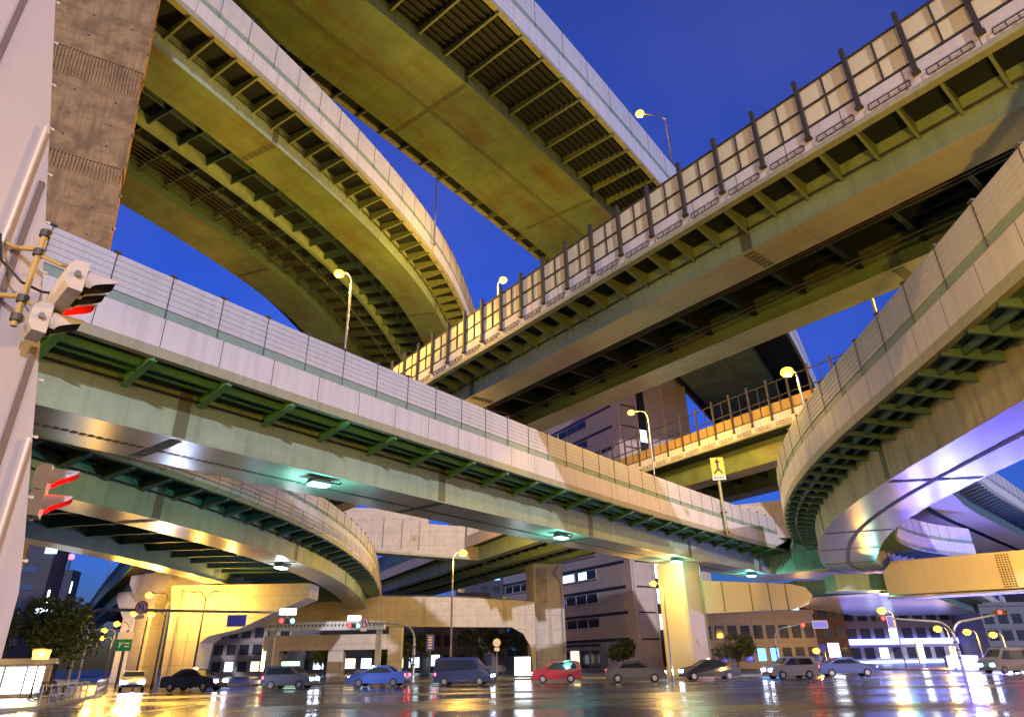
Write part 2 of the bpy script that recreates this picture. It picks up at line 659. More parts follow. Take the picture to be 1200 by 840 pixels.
def bracket_mesh(sg, length, h_in, h_out, h_top, flange=0.28, web=0.07):
    """local x along the deck, local y = to the LEFT of travel; outward = sg (to the right when +1)"""
    b = MB()
    y0, y1 = 0.0, -sg * length
    pts = [(y0, h_in), (y1, h_out), (y1, h_top), (y0, h_top)]
    P = [(-web / 2, y, h) for y, h in pts]
    Q = [(web / 2, y, h) for y, h in pts]
    b.hexa([P[0], Q[0], Q[1], P[1], P[3], Q[3], Q[2], P[2]])
    b.bar((0, y0, h_in), (0, y1, h_out), flange, 0.06)
    return b

def repeated(mesh, name, mat, root, path, ss, d, cap=100, h=0.0):
    first = None
    for s in list(ss)[:cap]:
        p = path.pt(s, d, h) - root.location
        if first is None:
            first = mesh.build(name, mat, root, loc=p, rz=path.yaw(s))
        else:
            clone(first, root, p, path.yaw(s))

def rng(a, b, step):
    return [a + i * step for i in range(int((b - a) / step) + 1)]

def white_side(root, path, edge, sg, s0, s1, k=1.0, fb=2.45, ft=2.9, pt=4.25, bt0=4.7, bt=6.35, ribs=6, posts=2.45, panel=M_PANEL, post_rng=None):
    e = edge
    sweep(path, rect(*sorted((e - sg * 0.35 * k, e)), fb * k, ft * k), s0, s1, "edge_beam", M_EDGE, root)
    sweep(path, rect(*sorted((e - sg * 0.30 * k, e - sg * 0.03)), ft * k + 0.003, pt * k), s0, s1, "parapet", panel, root)
    sweep(path, rect(*sorted((e - sg * 0.26 * k, e - sg * 0.09)), pt * k + 0.003, bt0 * k), s0, s1, "barrier_base", M_BAND, root)
    sweep(path, ribbed(e - sg * 0.05, sg, bt0 * k + 0.003, bt * k, ribs, 0.025), s0, s1, "noise_barrier", M_RIB, root)
    pm = MB()
    pm.box((0, sg * 0.02, (pt * k + bt * k) / 2 + 0.02), (0.028, 0.03, (bt - pt) * k + 0.04))
    pm.box((0, sg * 0.05, bt * k + 0.05), (0.22, 0.14, 0.07))
    repeated(pm, "barrier_post", M_JOINT, root, path, rng(*(post_rng or (s0 + 1, s1 - 1)), posts), e - sg * 0.02)

def box_girder(root, path, d0, d1, h, s0, s1, soffit=M_SOFFIT, web=M_GREEN, name="box_girder", lip=0.12):
    prof = [(d0, 0.06), (d0 - lip, 0.06), (d0 - lip, 0), (d1 + lip, 0), (d1 + lip, 0.06), (d1, 0.06), (d1, h), (d0, h)]
    return sweep(path, prof, s0, s1, name, [web, soffit], root, mis=[0, 0, 1, 0, 0, 0, 0, 0])

def splice(root, path, d0, d1, h, ss, both=True):
    """bolted splice plates that wrap the girder: a strip across the soffit and up each web"""
    first = None
    for s in ss:
        b = MB()
        L = root.location
        wdt = 0.26
        t = 0.02
        prof = [(d0 - 0.125 - t, 0.07), (d0 - 0.125 - t, -t), (d1 + 0.125 + t, -t), (d1 + 0.125 + t, 0.07)]
        for i in range(5):
            a = s - wdt + i * 2 * wdt / 5 + 0.02
            c = a + 2 * wdt / 5 - 0.035
            nseg = 6
            for j in range(nseg):
                u0, u1 = d0 + (d1 - d0) * j / nseg + 0.05, d0 + (d1 - d0) * (j + 1) / nseg - 0.05
                b.hexa([path.pt(a, u0, -t) - L, path.pt(a, u1, -t) - L, path.pt(c, u1, -t) - L, path.pt(c, u0, -t) - L,
                        path.pt(a, u0, 0.01) - L, path.pt(a, u1, 0.01) - L, path.pt(c, u1, 0.01) - L, path.pt(c, u0, 0.01) - L])
        for d, sg in ((d0, -1), (d1, 1)):
            b.hexa([path.pt(s - wdt, d, 0.07) - L, path.pt(s + wdt, d, 0.07) - L, path.pt(s + wdt, d + sg * t, 0.07) - L, path.pt(s - wdt, d + sg * t, 0.07) - L,
                    path.pt(s - wdt, d, h - 0.1) - L, path.pt(s + wdt, d, h - 0.1) - L, path.pt(s + wdt, d + sg * t, h - 0.1) - L, path.pt(s - wdt, d + sg * t, h - 0.1) - L])
        b.build("splice_plate", M_BOLT, root)

def seam_strip(root, path, d, s0, s1, width=0.22):
    """row of bolted cover plates along the soffit"""
    b = MB()
    L = root.location
    s = s0
    while s < s1:
        q = []
        for h in (-0.025, 0.005):
            q += [path.pt(s, d - width / 2, h) - L, path.pt(s, d + width / 2, h) - L, path.pt(s + 0.2, d + width / 2, h) - L, path.pt(s + 0.2, d - width / 2, h) - L]
        b.hexa(q)
        s += 0.3
    b.build("bolted_seam", M_BOLT, root)

def pipe(root, path, d, h, s0, s1, r=0.06, name="drain_pipe", mat=None):
    n = int((s1 - s0) / 1.6) + 2
    b = MB()
    b.tube([path.pt(s, d, h) - root.location for s in np.linspace(s0, s1, n)], r, 6)
    return b.build(name, mat or M_DKGREY, root)

def cross_frames(root, path, d0, d1, h0, h1, ss, mat=M_TEAL, name="cross_beam", w=0.22):
    b = MB()
    b.box((0, 0, (h0 + h1) / 2), (0.06, abs(d1 - d0), h1 - h0))
    b.box((0, 0, h0 + 0.03), (w, abs(d1 - d0), 0.06))
    repeated(b, name, mat, root, path, ss, (d0 + d1) / 2)

def glass_side(root, path, edge, sg, s0, s1, fb, pt, bt, post, half=False, prange=None, panel=M_PANEL, pm=M_POST):
    """white parapet topped by framed noise panels between dark posts"""
    ft = fb + 0.22
    sweep(path, rect(*sorted((edge - sg * 0.3, edge + sg * 0.05)), fb, ft), s0, s1, "edge_beam", M_EDGE, root)
    sweep(path, rect(*sorted((edge - sg * 0.22, edge)), ft + 0.003, pt), s0, s1, "parapet", panel, root)
    sweep(path, rect(*sorted((edge - sg * 0.10, edge - sg * 0.06)), pt + 0.003, pt + (bt - pt) * 0.36 if half else bt), s0, s1, "noise_panel", M_AMBER if half else M_PANEGLASS, root)
    for h in (pt + 0.05, (pt + bt) / 2, bt - 0.02):
        sweep(path, rect(*sorted((edge - sg * 0.13, edge - sg * 0.01)), h, h + 0.09), s0, s1, "rail", M_POST, root)
    a, c = prange or (s0 + 1, s1 - 1)
    m = MB()
    m.box((0, 0, (pt + bt) / 2), (0.16, 0.18, bt - pt + 1.0))
    m.box((0, -sg * 0.0, pt - 0.52), (0.26, 0.26, 0.10))
    repeated(m, "barrier_post", pm, root, path, rng(a, c, post), edge + sg * 0.06)
    m2 = MB()
    m2.box((0, 0, (pt + bt) / 2), (0.05, 0.08, bt - pt))
    repeated(m2, "mullion", M_POST, root, path, rng(a + post / 2, c, post), edge - sg * 0.02)
    # low pipe hand hold along the parapet foot
    m3 = MB()
    for h in (ft + 0.10, ft + 0.36):
        m3.bar((-post * 0.36, 0, h), (post * 0.36, 0, h), 0.035)
    for x in (-0.36, -0.18, 0.0, 0.18, 0.36):
        m3.bar((x * post, 0, ft + 0.10), (x * post, 0, ft + 0.36), 0.03)
    repeated(m3, "guard_rail", M_RUSTPOST, root, path, rng(a + post / 2, c, post), edge + sg * 0.07)

def root_at(path, s, name, label, group=None, cat="viaduct"):
    p = path.xy(s)
    return thing(name, label, cat, (float(p[0]), float(p[1]), path.z), 0, group)

G_DECK = "elevated expressway decks of the interchange"

# --- A : straight near deck with white parapet across the middle
K = 0.85
PA = Path([(-23.35, 17.27), (-19.8, 22.09), (-16.24, 26.9), (-12.66, 31.68), (-9.04, 36.44), (-5.38, 41.18), (-1.69, 45.88), (2.04, 50.56), (5.81, 55.2), (9.63, 59.8), (13.48, 64.38), (17.38, 68.91), (21.33, 73.41), (25.31, 77.86), (29.35, 82.28), (33.42, 86.66), (37.49, 91.04)], 11, K)
ra = root_at(PA, 30, "viaduct_deck", "long straight viaduct deck with white parapet and green girder crossing the middle of the picture", G_DECK)
LA = PA.L
box_girder(ra, PA, -4.2 * K, 0, 2.55 * K, -16, LA, M_GLOSS)
sweep(PA, rect(-4.5 * K, 2.45 * K, 2.58 * K, 2.8 * K), -16, LA, "deck_slab", M_TEAL, ra)
white_side(ra, PA, 2.5 * K, 1, -16, 75, K, post_rng=(3, 74), posts=2.05)
white_side(ra, PA, -4.7 * K, -1, -16, LA, K, post_rng=(3, 60), posts=4.1)
repeated(bracket_mesh(1, 2.4 * K, 1.75 * K, 2.3 * K, 2.57 * K), "bracket", M_BRACKET, ra, PA, rng(6.2, 73, 2.93), 0.0)
for dd in (0.8, 1.5):
    sweep(PA, rect(dd * K, dd * K + 0.16, 2.2 * K, 2.57 * K), -16, 75, "stringer", M_BRACKET, ra)
splice(ra, PA, -4.2 * K, 0, 2.55 * K, [11.5, 26.3, 41.5, 57, 72])
seam_strip(ra, PA, -2.3 * K, 4, 70, 0.24)
pipe(ra, PA, 0.1, 1.95 * K, 4, LA - 16, 0.05)

# --- E : ramp that curves round from the right and joins it
PE = Path([(20.02, 13.25), (20.59, 19.18), (21.17, 25.12), (21.7, 31.05), (22.28, 36.98), (23.08, 42.88), (24.2, 48.73), (25.71, 54.5), (27.6, 60.15), (29.82, 65.68), (32.29, 71.1), (34.86, 76.48), (38.0, 81.6), (42.2, 86.6), (47.3, 91.4), (53, 95.6), (59.5, 99.2)], 11, K)
re_ = root_at(PE, 30, "curved_ramp", "curved ramp at the right with ribbed grey parapet, many brackets and shiny soffit", G_DECK, "ramp")
LE = PE.L
box_girder(re_, PE, 0, 5.25 * K, 2.6 * K, -26, LE, M_GLOSS, M_STREAK)
sweep(PE, rect(-2.55 * K, 7.8 * K, 2.63 * K, 2.85 * K), -26, LE, "deck_slab", M_TEAL, re_)
white_side(re_, PE, -2.65 * K, -1, -26, 53, K, fb=2.5, ft=3.0, pt=4.45, bt0=4.95, bt=6.6, posts=2.6, post_rng=(-20, 52))
white_side(re_, PE, 7.9 * K, 1, -26, LE, K, posts=2.6, post_rng=(36, LE - 2))
repeated(bracket_mesh(-1, 2.5 * K, 1.9 * K, 2.35 * K, 2.62 * K, 0.13), "bracket", M_TEAL, re_, PE, rng(-12, 56, 1.86), 0.0, 45)
repeated(bracket_mesh(1, 2.5 * K, 1.9 * K, 2.35 * K, 2.62 * K, 0.13), "bracket", M_TEAL, re_, PE, rng(30, LE, 1.86), 5.25 * K, 40)
for dd in (-0.9, -1.7):
    sweep(PE, rect(dd * K, dd * K + 0.14, 2.25 * K, 2.62 * K), -26, LE - 20, "stringer", M_TEAL, re_)
splice(re_, PE, 0, 5.25 * K, 2.6 * K, [6, 21.5, 37, 46, 56, 66])
seam_strip(re_, PE, 2.6 * K, 2, LE - 10, 0.34)

b = MB()
a0, a1 = PA.pt(74.5, 0.0, 0.15) - ra.location, PE.pt(60, 0.0, 0.15) - ra.location
a2, a3 = PA.pt(75.2, 2.1, 1.9) - ra.location, PE.pt(53.5, -2.2, 1.9) - ra.location
up = Vector((0, 0, 1.9))
b.face([a0, a1, a1 + up, a0 + up])
b.face([a0 + up, a1 + up, a3, a2])
b.face([a2, a3, a3 + Vector((0, 0, 0.45)), a2 + Vector((0, 0, 0.45))])
b.face([a2 + Vector((0, 0, 0.45)), a3 + Vector((0, 0, 0.45)), a1 + Vector((0, 0, 2.2)), a0 + Vector((0, 0, 2.2))])
b.build("junction_web", M_GREEN, ra)
b = MB()
w0 = [PA.pt(75.0, 0.02, 0.0), PE.pt(60.5, 0.02, 0.0), PE.pt(70, 0.02, 0.0), PE.pt(78, 0.02, 0.0), PA.pt(81, 0.02, 0.0)]
w0 = [p - ra.location for p in w0]
hh = Vector((0, 0, 1.9))
b.face(w0[::-1])
b.face([p + hh for p in w0])
for i in range(5):
    b.face([w0[i], w0[(i + 1) % 5], w0[(i + 1) % 5] + hh, w0[i] + hh])
b.build("junction_soffit", M_GLOSS, ra)
for u in (0.12, 0.45, 0.8):
    b = MB()
    p, q_ = a0.lerp(a1, u), a2.lerp(a3, u)
    b.bar(p + Vector((0.05, -0.1, 0.1)), q_ + Vector((0, 0.05, -0.05)), 0.22, 0.12)
    b.build("gusset", M_EDGE, ra)

# --- B : lower left curved deck
PB = Path([(-27.55, 18.76), (-25.66, 24.29), (-23.78, 29.82), (-21.96, 35.37), (-20.53, 41.02), (-19.48, 46.77), (-18.79, 52.56), (-18.42, 58.39), (-18.34, 64.23), (-18.52, 70.06), (-18.93, 75.89), (-19.52, 81.7), (-20.26, 87.49), (-21.13, 93.26), (-22.08, 99.02), (-23.08, 104.77), (-24.11, 110.52), (-25.4, 116.4), (-27.2, 122.2), (-29.6, 127.8)], 9.5, K)
rb = root_at(PB, 30, "curved_viaduct", "low curved viaduct at the left with pipe railings outside its parapet", G_DECK)
LB = PB.L
box_girder(rb, PB, -2.5 * K, 0, 2.1 * K, -12, LB, M_GLOSS, name="box_girder")
box_girder(rb, PB, -13.6 * K, -11.9 * K, 2.1 * K, -12, LB, M_GLOSS, name="box_girder")
sweep(PB, rect(-15.3 * K, 1.95 * K, 2.13 * K, 2.35 * K), -12, LB, "deck_slab", M_DARK, rb)
white_side(rb, PB, 2.0 * K, 1, -12, LB, K, fb=2.0, ft=2.35, pt=3.9, bt0=4.2, bt=5.3, ribs=3, posts=2.3, post_rng=(4, 90))
repeated(bracket_mesh(1, 1.9 * K, 1.4 * K, 1.85 * K, 2.12 * K), "bracket", M_TEAL, rb, PB, rng(3, 100, 2.2), 0.0, 46)
cross_frames(rb, PB, -11.9 * K, -2.5 * K, 0.9 * K, 2.12 * K, rng(4, 95, 3.4), M_TEAL)
for dd in (-4.8, -7.2, -9.6):
    sweep(PB, rect(dd * K, dd * K + 0.18, 1.5 * K, 2.12 * K), -12, LB, "stringer", M_TEAL, rb)
splice(rb, PB, -2.5 * K, 0, 2.1 * K, [17.5, 33, 49])
pipe(rb, PB, 0.14, 1.5 * K, 2, 95, 0.05)
pipe(rb, PB, 0.2, 2.0 * K, 2, 95, 0.07)
for h in (2.55, 2.85, 3.15):
    pipe(rb, PB, 2.25 * K, h * K, 6, 92, 0.035, "railing_pipe", M_SIGWHITE)
mm = MB()
mm.bar((0, 0, 2.2 * K), (0, 0, 3.2 * K), 0.05)
mm.bar((0, 0, 2.2 * K), (0, 0.25, 2.2 * K), 0.05)
repeated(mm, "railing_post", M_SIGWHITE, rb, PB, rng(6, 92, 1.9), 2.25 * K)

# --- D : diagonal deck with framed noise panels
PD = Path([(27.23, 3.64), (19.78, 12.94), (12.33, 22.24), (4.88, 31.53), (-2.57, 40.83), (-10.03, 50.13), (-17.48, 59.43), (-24.93, 68.72), (-32.38, 78.02)], 18)
rd = root_at(PD, 35, "noise_walled_viaduct", "dark diagonal viaduct deck with tall framed noise panels, rising to the upper right corner", G_DECK)
LD = PD.L
box_girder(rd, PD, 0, 1.75, 1.75, -16, LD, M_FLANGE)
box_girder(rd, PD, 6.75, 8.6, 1.75, -16, LD, M_FLANGE, M_SOFFIT)
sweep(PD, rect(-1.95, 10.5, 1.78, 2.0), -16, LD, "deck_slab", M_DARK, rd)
glass_side(rd, PD, -2.0, -1, -16, LD, 1.35, 2.55, 4.6, 2.0, prange=(-12, LD - 20))
glass_side(rd, PD, 10.55, 1, -16, LD, 1.5, 2.6, 4.4, 4.0, prange=(6, LD - 20))
repeated(bracket_mesh(-1, 1.9, 0.95, 1.45, 1.77, 0.11), "bracket", M_BRK, rd, PD, rng(-4.36, 70, 1.46), 0.0, 52)
cross_frames(rd, PD, 1.75, 6.75, 0.7, 1.77, rng(4, LD - 30, 2.92), M_DARK)
for dd in (2.7, 3.6, 4.5, 5.4, 6.1):
    sweep(PD, rect(dd, dd + 0.12, 1.35, 1.77), -16, LD, "stringer", M_DARK, rd)
for dd, hh in ((3.0, 0.62), (3.25, 0.62), (5.5, 0.6), (5.9, 0.6)):
    pipe(rd, PD, dd, hh, 2, 80, 0.05, "conduit", M_RUSTPOST)
splice(rd, PD, 0, 1.75, 1.75, [5, 26.5, 48])
splice(rd, PD, 6.75, 8.6, 1.75, [23, 53])
pipe(rd, PD, -0.14, 1.05, 2, 80, 0.045)

# --- C : high curved deck at the upper left
KC = 1.30
PC = Path([(-24.43, 10.83), (-21.62, 15.9), (-18.82, 20.97), (-16.03, 26.05), (-13.38, 31.21), (-10.98, 36.49), (-8.94, 41.91), (-7.36, 47.48), (-6.37, 53.19), (-5.71, 58.95), (-5.06, 64.71), (-4.41, 70.47), (-3.75, 76.23)], 30, KC)
rc = root_at(PC, 35, "high_curved_viaduct", "high curved viaduct at the upper left with twin olive girders and cable racks", G_DECK)
LC = PC.L
box_girder(rc, PC, -2.6 * KC, 0, 1.6 * KC, -14, LC, M_SOFFIT, M_GREEN)
box_girder(rc, PC, -13.0 * KC, -10.0 * KC, 1.6 * KC, -14, LC, M_SOFFIT, M_TEAL)
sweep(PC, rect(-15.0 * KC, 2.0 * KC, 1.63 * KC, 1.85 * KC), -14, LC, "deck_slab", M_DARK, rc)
white_side(rc, PC, 2.05 * KC, 1, -14, LC, KC, fb=1.4, ft=1.75, pt=2.75, bt0=3.15, bt=4.75, ribs=5, posts=2.4, post_rng=(8, 88))
repeated(bracket_mesh(1, 1.95 * KC, 0.9 * KC, 1.3 * KC, 1.62 * KC, 0.14), "bracket", M_BRK, rc, PC, rng(9, 88, 1.85), 0.0, 46)
cross_frames(rc, PC, -10.0 * KC, -2.6 * KC, 0.95 * KC, 1.62 * KC, rng(6, 90, 2.75), M_TEAL, w=0.12)
sweep(PC, rect(-6.4 * KC, -6.1 * KC, 0.75 * KC, 1.62 * KC), -14, LC, "stringer", M_GREEN, rc)
for dd in (-4.4, -8.2):
    sweep(PC, rect(dd * KC, (dd + 0.1) * KC, 1.2 * KC, 1.62 * KC), -14, LC, "stringer", M_TEAL, rc)
for i in range(8):
    pipe(rc, PC, (-7.0 - 0.36 * i) * KC, 0.55 * KC, 4, 92, 0.035, "cable", M_RUSTPOST)
tr = MB()
tr.box((0, 0, 0.5 * KC), (0.07, 3.1 * KC, 0.05))
tr.bar((0, 1.5 * KC, 0.5 * KC), (0, 1.5 * KC, 1.62 * KC), 0.05)
tr.bar((0, -1.5 * KC, 0.5 * KC), (0, -1.5 * KC, 1.62 * KC), 0.05)
repeated(tr, "cable_tray", M_RUSTPOST, rc, PC, rng(6, 90, 2.75), -8.3 * KC)
splice(rc, PC, -2.6 * KC, 0, 1.6 * KC, [28, 57, 75])
splice(rc, PC, -13.0 * KC, -10.0 * KC, 1.6 * KC, [42, 63])
pipe(rc, PC, 0.16, 1.0 * KC, 4, 80, 0.05)

# --- G : top deck
KG = 1.35
PG = Path([(-31.12, 8.1), (-23.8, 17.38), (-16.49, 26.66), (-9.25, 36.0), (-2.2, 45.49), (4.65, 55.12), (11.3, 64.89), (17.74, 74.8), (23.97, 84.85), (30.0, 95.01), (35.86, 105.28), (41.72, 115.54)], 38, KG, widen=([38, 46, 58, 71, 80, 123, 140], [-0.8, -0.13, 0.4, 0.95, 1.35, 4.7, 4.9]))
rg = root_at(PG, 40, "top_viaduct", "highest viaduct with broad olive box soffit and white parapet on long brackets", G_DECK)
LG = PG.L
box_girder(rg, PG, 0, 7.1 * KG, 1.45 * KG, -16, LG, M_SOFFIT)
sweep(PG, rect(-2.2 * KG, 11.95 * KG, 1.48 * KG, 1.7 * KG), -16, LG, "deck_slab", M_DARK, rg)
white_side(rg, PG, 12.0 * KG, 1, -16, LG, KG, fb=1.3, ft=1.6, pt=3.4, bt0=3.9, bt=6.3, ribs=4, posts=4.4, post_rng=(12, 115))
white_side(rg, PG, -2.25 * KG, -1, -16, LG, KG, fb=1.3, ft=1.6, pt=2.5, bt0=2.8, bt=4.2, ribs=4, posts=4.4, post_rng=(12, 115))
repeated(bracket_mesh(1, 4.8 * KG, 0.75 * KG, 1.15 * KG, 1.47 * KG, 0.20), "bracket", M_BRK, rg, PG, rng(10, 92, 3.05), 7.1 * KG, 40)
repeated(bracket_mesh(-1, 2.15 * KG, 0.75 * KG, 1.15 * KG, 1.47 * KG, 0.16), "bracket", M_BRK, rg, PG, rng(10, 125, 3.05), 0.0, 45)
for i in range(9):
    dd = 7.5 + i * 0.48
    sweep(PG, rect(dd * KG, (dd + 0.16) * KG, 1.3 * KG, 1.47 * KG), 0, 100, "deck_rib", M_DARK, rg)
splice(rg, PG, 0, 7.1 * KG, 1.45 * KG, [27.5, 49.5, 71, 93, 115])
seam_strip(rg, PG, 3.5 * KG, 4, 130, 0.45)

# --- H : far deck with framed panels, seen beneath the diagonal one
KH = 1.27
PH = Path([(-5.34, 91.54), (4.38, 76.78), (14.11, 62.02), (23.83, 47.26), (33.55, 32.5), (43.27, 17.74)], 16, KH)
rh = root_at(PH, 50, "panelled_viaduct", "distant viaduct with see-through fence and orange lit girders, just left of the curved ramp", G_DECK)
LH = PH.L
box_girder(rh, PH, -1.8 * KH, 0, 1.9 * KH, 0, LH, M_FLANGE, M_SOFFIT)
box_girder(rh, PH, -9.0 * KH, -7.1 * KH, 1.9 * KH, 0, LH, M_FLANGE, M_SOFFIT)
sweep(PH, rect(-10.8 * KH, 1.9 * KH, 1.93 * KH, 2.1 * KH), 0, LH, "deck_slab", M_DARK, rh)
glass_side(rh, PH, 1.95 * KH, 1, 0, LH, 1.85 * KH, 3.0 * KH, 5.6 * KH, 2.4, half=True, prange=(18, 84), pm=M_RUSTPOST)
cross_frames(rh, PH, -7.1 * KH, -1.8 * KH, 0.9 * KH, 1.92 * KH, rng(12, 90, 3.8), M_DARK)

# --- V : far viaduct at the lower left
PV = Path([(-20, 44), (-32, 61.8), (-43, 78.3), (-56.5, 98.3), (-72, 121), (-90, 148), (-110, 178)], 11)
rv = root_at(PV, 50, "far_viaduct", "distant straight viaduct at the lower left with street lamps along its dark parapet", G_DECK)
LV = PV.L
box_girder(rv, PV, 0.3, 2.3, 1.8, 24, LV, M_SOFFIT, M_TEAL)
box_girder(rv, PV, 6.0, 8.0, 1.8, 24, LV, M_SOFFIT, M_TEAL)
sweep(PV, rect(-1.4, 9.6, 1.83, 2.1), 24, LV, "deck_slab", M_DARK, rv)
sweep(PV, rect(-1.45, -1.2, 1.6, 3.1), 24, LV, "parapet", M_TEAL, rv)
sweep(PV, rect(-1.40, -1.25, 3.103, 4.6), 24, LV, "noise_barrier", M_DARK, rv)
sweep(PV, rect(9.5, 9.75, 1.6, 3.1), 24, LV, "parapet", M_TEAL, rv)

# --- F : decks seen under the curved ramp at the lower right
PF = Path([(38, 59.2), (43.5, 65.5), (48.9, 71.7), (52, 75.4), (58.1, 81.8), (66.5, 90), (75.6, 99), (90, 113), (105, 127)], 17)
rf = root_at(PF, 20, "twin_box_ramp", "ramp with two pale soffits and dark gap between, seen beneath the curved ramp", G_DECK, "ramp")
LF = PF.L
box_girder(rf, PF, -2.9, 0, 2.3, 12, LF, M_GLOSS, M_TEAL)
box_girder(rf, PF, -10, -3.9, 2.3, 12, LF, M_GLOSS, M_TEAL)
sweep(PF, rect(-12, 2.2, 2.33, 2.5), 12, LF, "deck_slab", M_DARK, rf)
white_side(rf, PF, 2.3, 1, 12, LF, 1.0, fb=2.3, ft=2.7, pt=3.9, bt0=4.3, bt=6.0, posts=3.0)
repeated(bracket_mesh(1, 2.2, 1.5, 2.1, 2.32), "bracket", M_TEAL, rf, PF, rng(14, 80, 1.9), 0.0, 36)

PF4 = Path([(40, 71.5), (49, 82.6), (65, 102.7), (81, 122.8), (97, 143), (113, 163)], 8)
rf4 = root_at(PF4, 20, "low_ramp", "lowest ramp at the right edge, leading away below the yellow bolted crossbeam", G_DECK, "ramp")
LF4 = PF4.L
box_girder(rf4, PF4, -17, 0, 1.9, 6, LF4, M_GLOSS, M_TEAL)
sweep(PF4, rect(-19, 2.2, 1.93, 2.1), 10, LF4, "deck_slab", M_DARK, rf4)
white_side(rf4, PF4, 2.3, 1, 10, LF4, 1.0, fb=1.9, ft=2.2, pt=3.2, bt0=3.5, bt=4.9, ribs=4, posts=3.0)
repeated(bracket_mesh(1, 2.2, 1.2, 1.7, 1.92), "bracket", M_TEAL, rf4, PF4, rng(12, 70, 1.9), 0.0, 32)

# --- L : deck on the central pier, running away to the left behind the white deck
PL = Path([(4.8, 71.6), (-0.7, 82.3), (-6.2, 93.0), (-15.4, 110.8), (-24.6, 128.6), (-33.8, 146.4)], 14)
rl = root_at(PL, 20, "girder_bridge", "low viaduct with three slim girders resting on the central concrete pier", G_DECK)
LL = PL.L
for a_ in (0, 5.2, 10.4):
    box_girder(rl, PL, a_, a_ + 1.0, 1.9, 0, LL, M_SOFFIT)
sweep(PL, rect(-1.6, 12.6, 1.93, 2.1), 0, LL, "deck_slab", M_DARK, rl)
sweep(PL, rect(-1.7, -1.45, 1.7, 3.2), 0, LL, "parapet", M_CONCP, rl)
sweep(PL, rect(-1.62, -1.5, 3.203, 6.0), 22, LL, "noise_barrier", M_TEAL, rl)
cross_frames(rl, PL, 1.0, 5.2, 0.8, 1.92, rng(2, 70, 2.5), M_DARK)
cross_frames(rl, PL, 6.2, 10.4, 0.8, 1.92, rng(2, 70, 2.5), M_DARK)

# ------------------------------------------------------------------ piers and crossbeams
def block(b, p, q, depth, z0, z1, out=1, mi=0):
    """upright slab: front foot line p-q in plan, depth to the back"""
    p, q = Vector((*p, 0)), Vector((*q, 0))
    n = Vector((-(q - p).y, (q - p).x, 0)).normalized() * depth
    b.hexa([(v.x, v.y, z) for z in (z0, z1) for v in (p, q, q + n, p + n)], mi)

# brown concrete pier at the upper left, standing behind the white deck
t = thing("concrete_pier", "tall brown stained concrete pier with dark ribbed bands, upper left", "pier", (-21, 25, 0), 0)
e1 = Vector((0.86, 0.51, 0)).normalized()
e2 = Vector((-0.51, 0.86, 0)).normalized()
def pier_ring(z, grow=0.0):
    sh = float(np.interp(z, [11.5, 13.5], [3.4, 0.0]))
    wd, dp = 5.6 - sh, 1.5
    a = Vector((-17.57 - 0.0785 * z, 25.5, 0)) - e1 * sh
    c = a - e1 * wd / 2 + e2 * dp / 2
    hw, hd = wd / 2 + grow, dp / 2 + grow
    return [c + e1 * p_ + e2 * q_ + Vector((0, 0, z)) - t.location for p_, q_ in ((-hw, -hd), (hw, -hd), (hw, hd), (-hw, hd))]
zs = [0, 8, 16, 23.05, 24.05, 31.4, 33.6, 42]
b = MB()
for z0, z1, g in ((0, 11.5, 0), (11.5, 13.5, 0), (13.5, 23.5, 0), (23.5, 24.5, -0.06), (24.5, 29.4, 0), (29.4, 31.3, -0.06), (31.3, 43, 0)):
    lo, hi = pier_ring(z0, g), pier_ring(z1, g)
    off = Vector((0, 0, 0.0))
    for i in range(4):
        j = (i + 1) % 4
        L = (lo[j] - lo[i]).length
        b.face([lo[i], lo[j], hi[j], hi[i]], [(0, z0), (L, z0), (L, z1), (0, z1)])
    b.face(lo[::-1])
    b.face(hi)
b.build("shaft", M_PIER, t)
for z0, z1 in ((23.5, 24.5), (29.4, 31.3)):
    rb_ = MB()
    lo, hi = pier_ring(z0, -0.06), pier_ring(z1, -0.06)
    n = 36
    for i in range(n):
        u = (i + 0.5) / n
        rb_.bar(lo[0].lerp(lo[1], u) - e2 * 0.03, hi[0].lerp(hi[1], u) - e2 * 0.03, 0.09, 0.06, up=tuple(e1))
    rb_.build("ribbed_band", M_PIER, t)
for z in (18.6, 20.2, 21.8, 25.6, 27.0, 28.6, 32.6, 34.2):
    for u in (0.18, 0.5, 0.83):
        hb = MB()
        p = pier_ring(z)[0].lerp(pier_ring(z)[1], u)
        hb.tube([p - e2 * 0.03, p + e2 * 0.02], 0.055, 8)
        hb.build("tie_hole", M_BLACK, t)
cl = MB()
for z in range(17, 42, 2):
    p = pier_ring(z)[1] + e1 * 0.04 + e2 * 0.2
    cl.box(tuple(p), (0.12, 0.12, 0.14))
cl.bar(tuple(pier_ring(0)[1] + e1 * 0.05 + e2 * 0.25), tuple(pier_ring(43)[1] + e1 * 0.05 + e2 * 0.25), 0.05)
cl.build("cable_clip", M_GREY, t)

def pier(name, label, loc, wx, wy, h, mat, rz=0.0, cap=None, cat="pier", group=None):
    t = thing(name, label, cat, loc, rz, group)
    b = MB()
    c = 0.18
    poly = [(-wx / 2 + c, -wy / 2), (wx / 2 - c, -wy / 2), (wx / 2, -wy / 2 + c), (wx / 2, wy / 2 - c), (wx / 2 - c, wy / 2), (-wx / 2 + c, wy / 2), (-wx / 2, wy / 2 - c), (-wx / 2, -wy / 2 + c)]
    b.prism(poly, (1, 0, 0), (0, 1, 0), 0, h)
    b.build("shaft", mat, t)
    f = MB()
    f.prism([(x * 1.03, y * 1.03) for x, y in poly], (1, 0, 0), (0, 1, 0), 0.1, 0.9)
    f.build("base_collar", mat, t)
    if cap:
        q = MB()
        q.box((cap[0], cap[1], h - cap[4] / 2 + 0.01), (cap[2], cap[3], cap[4] - 0.02))
        q.build("pier_cap", mat, t)
    return t

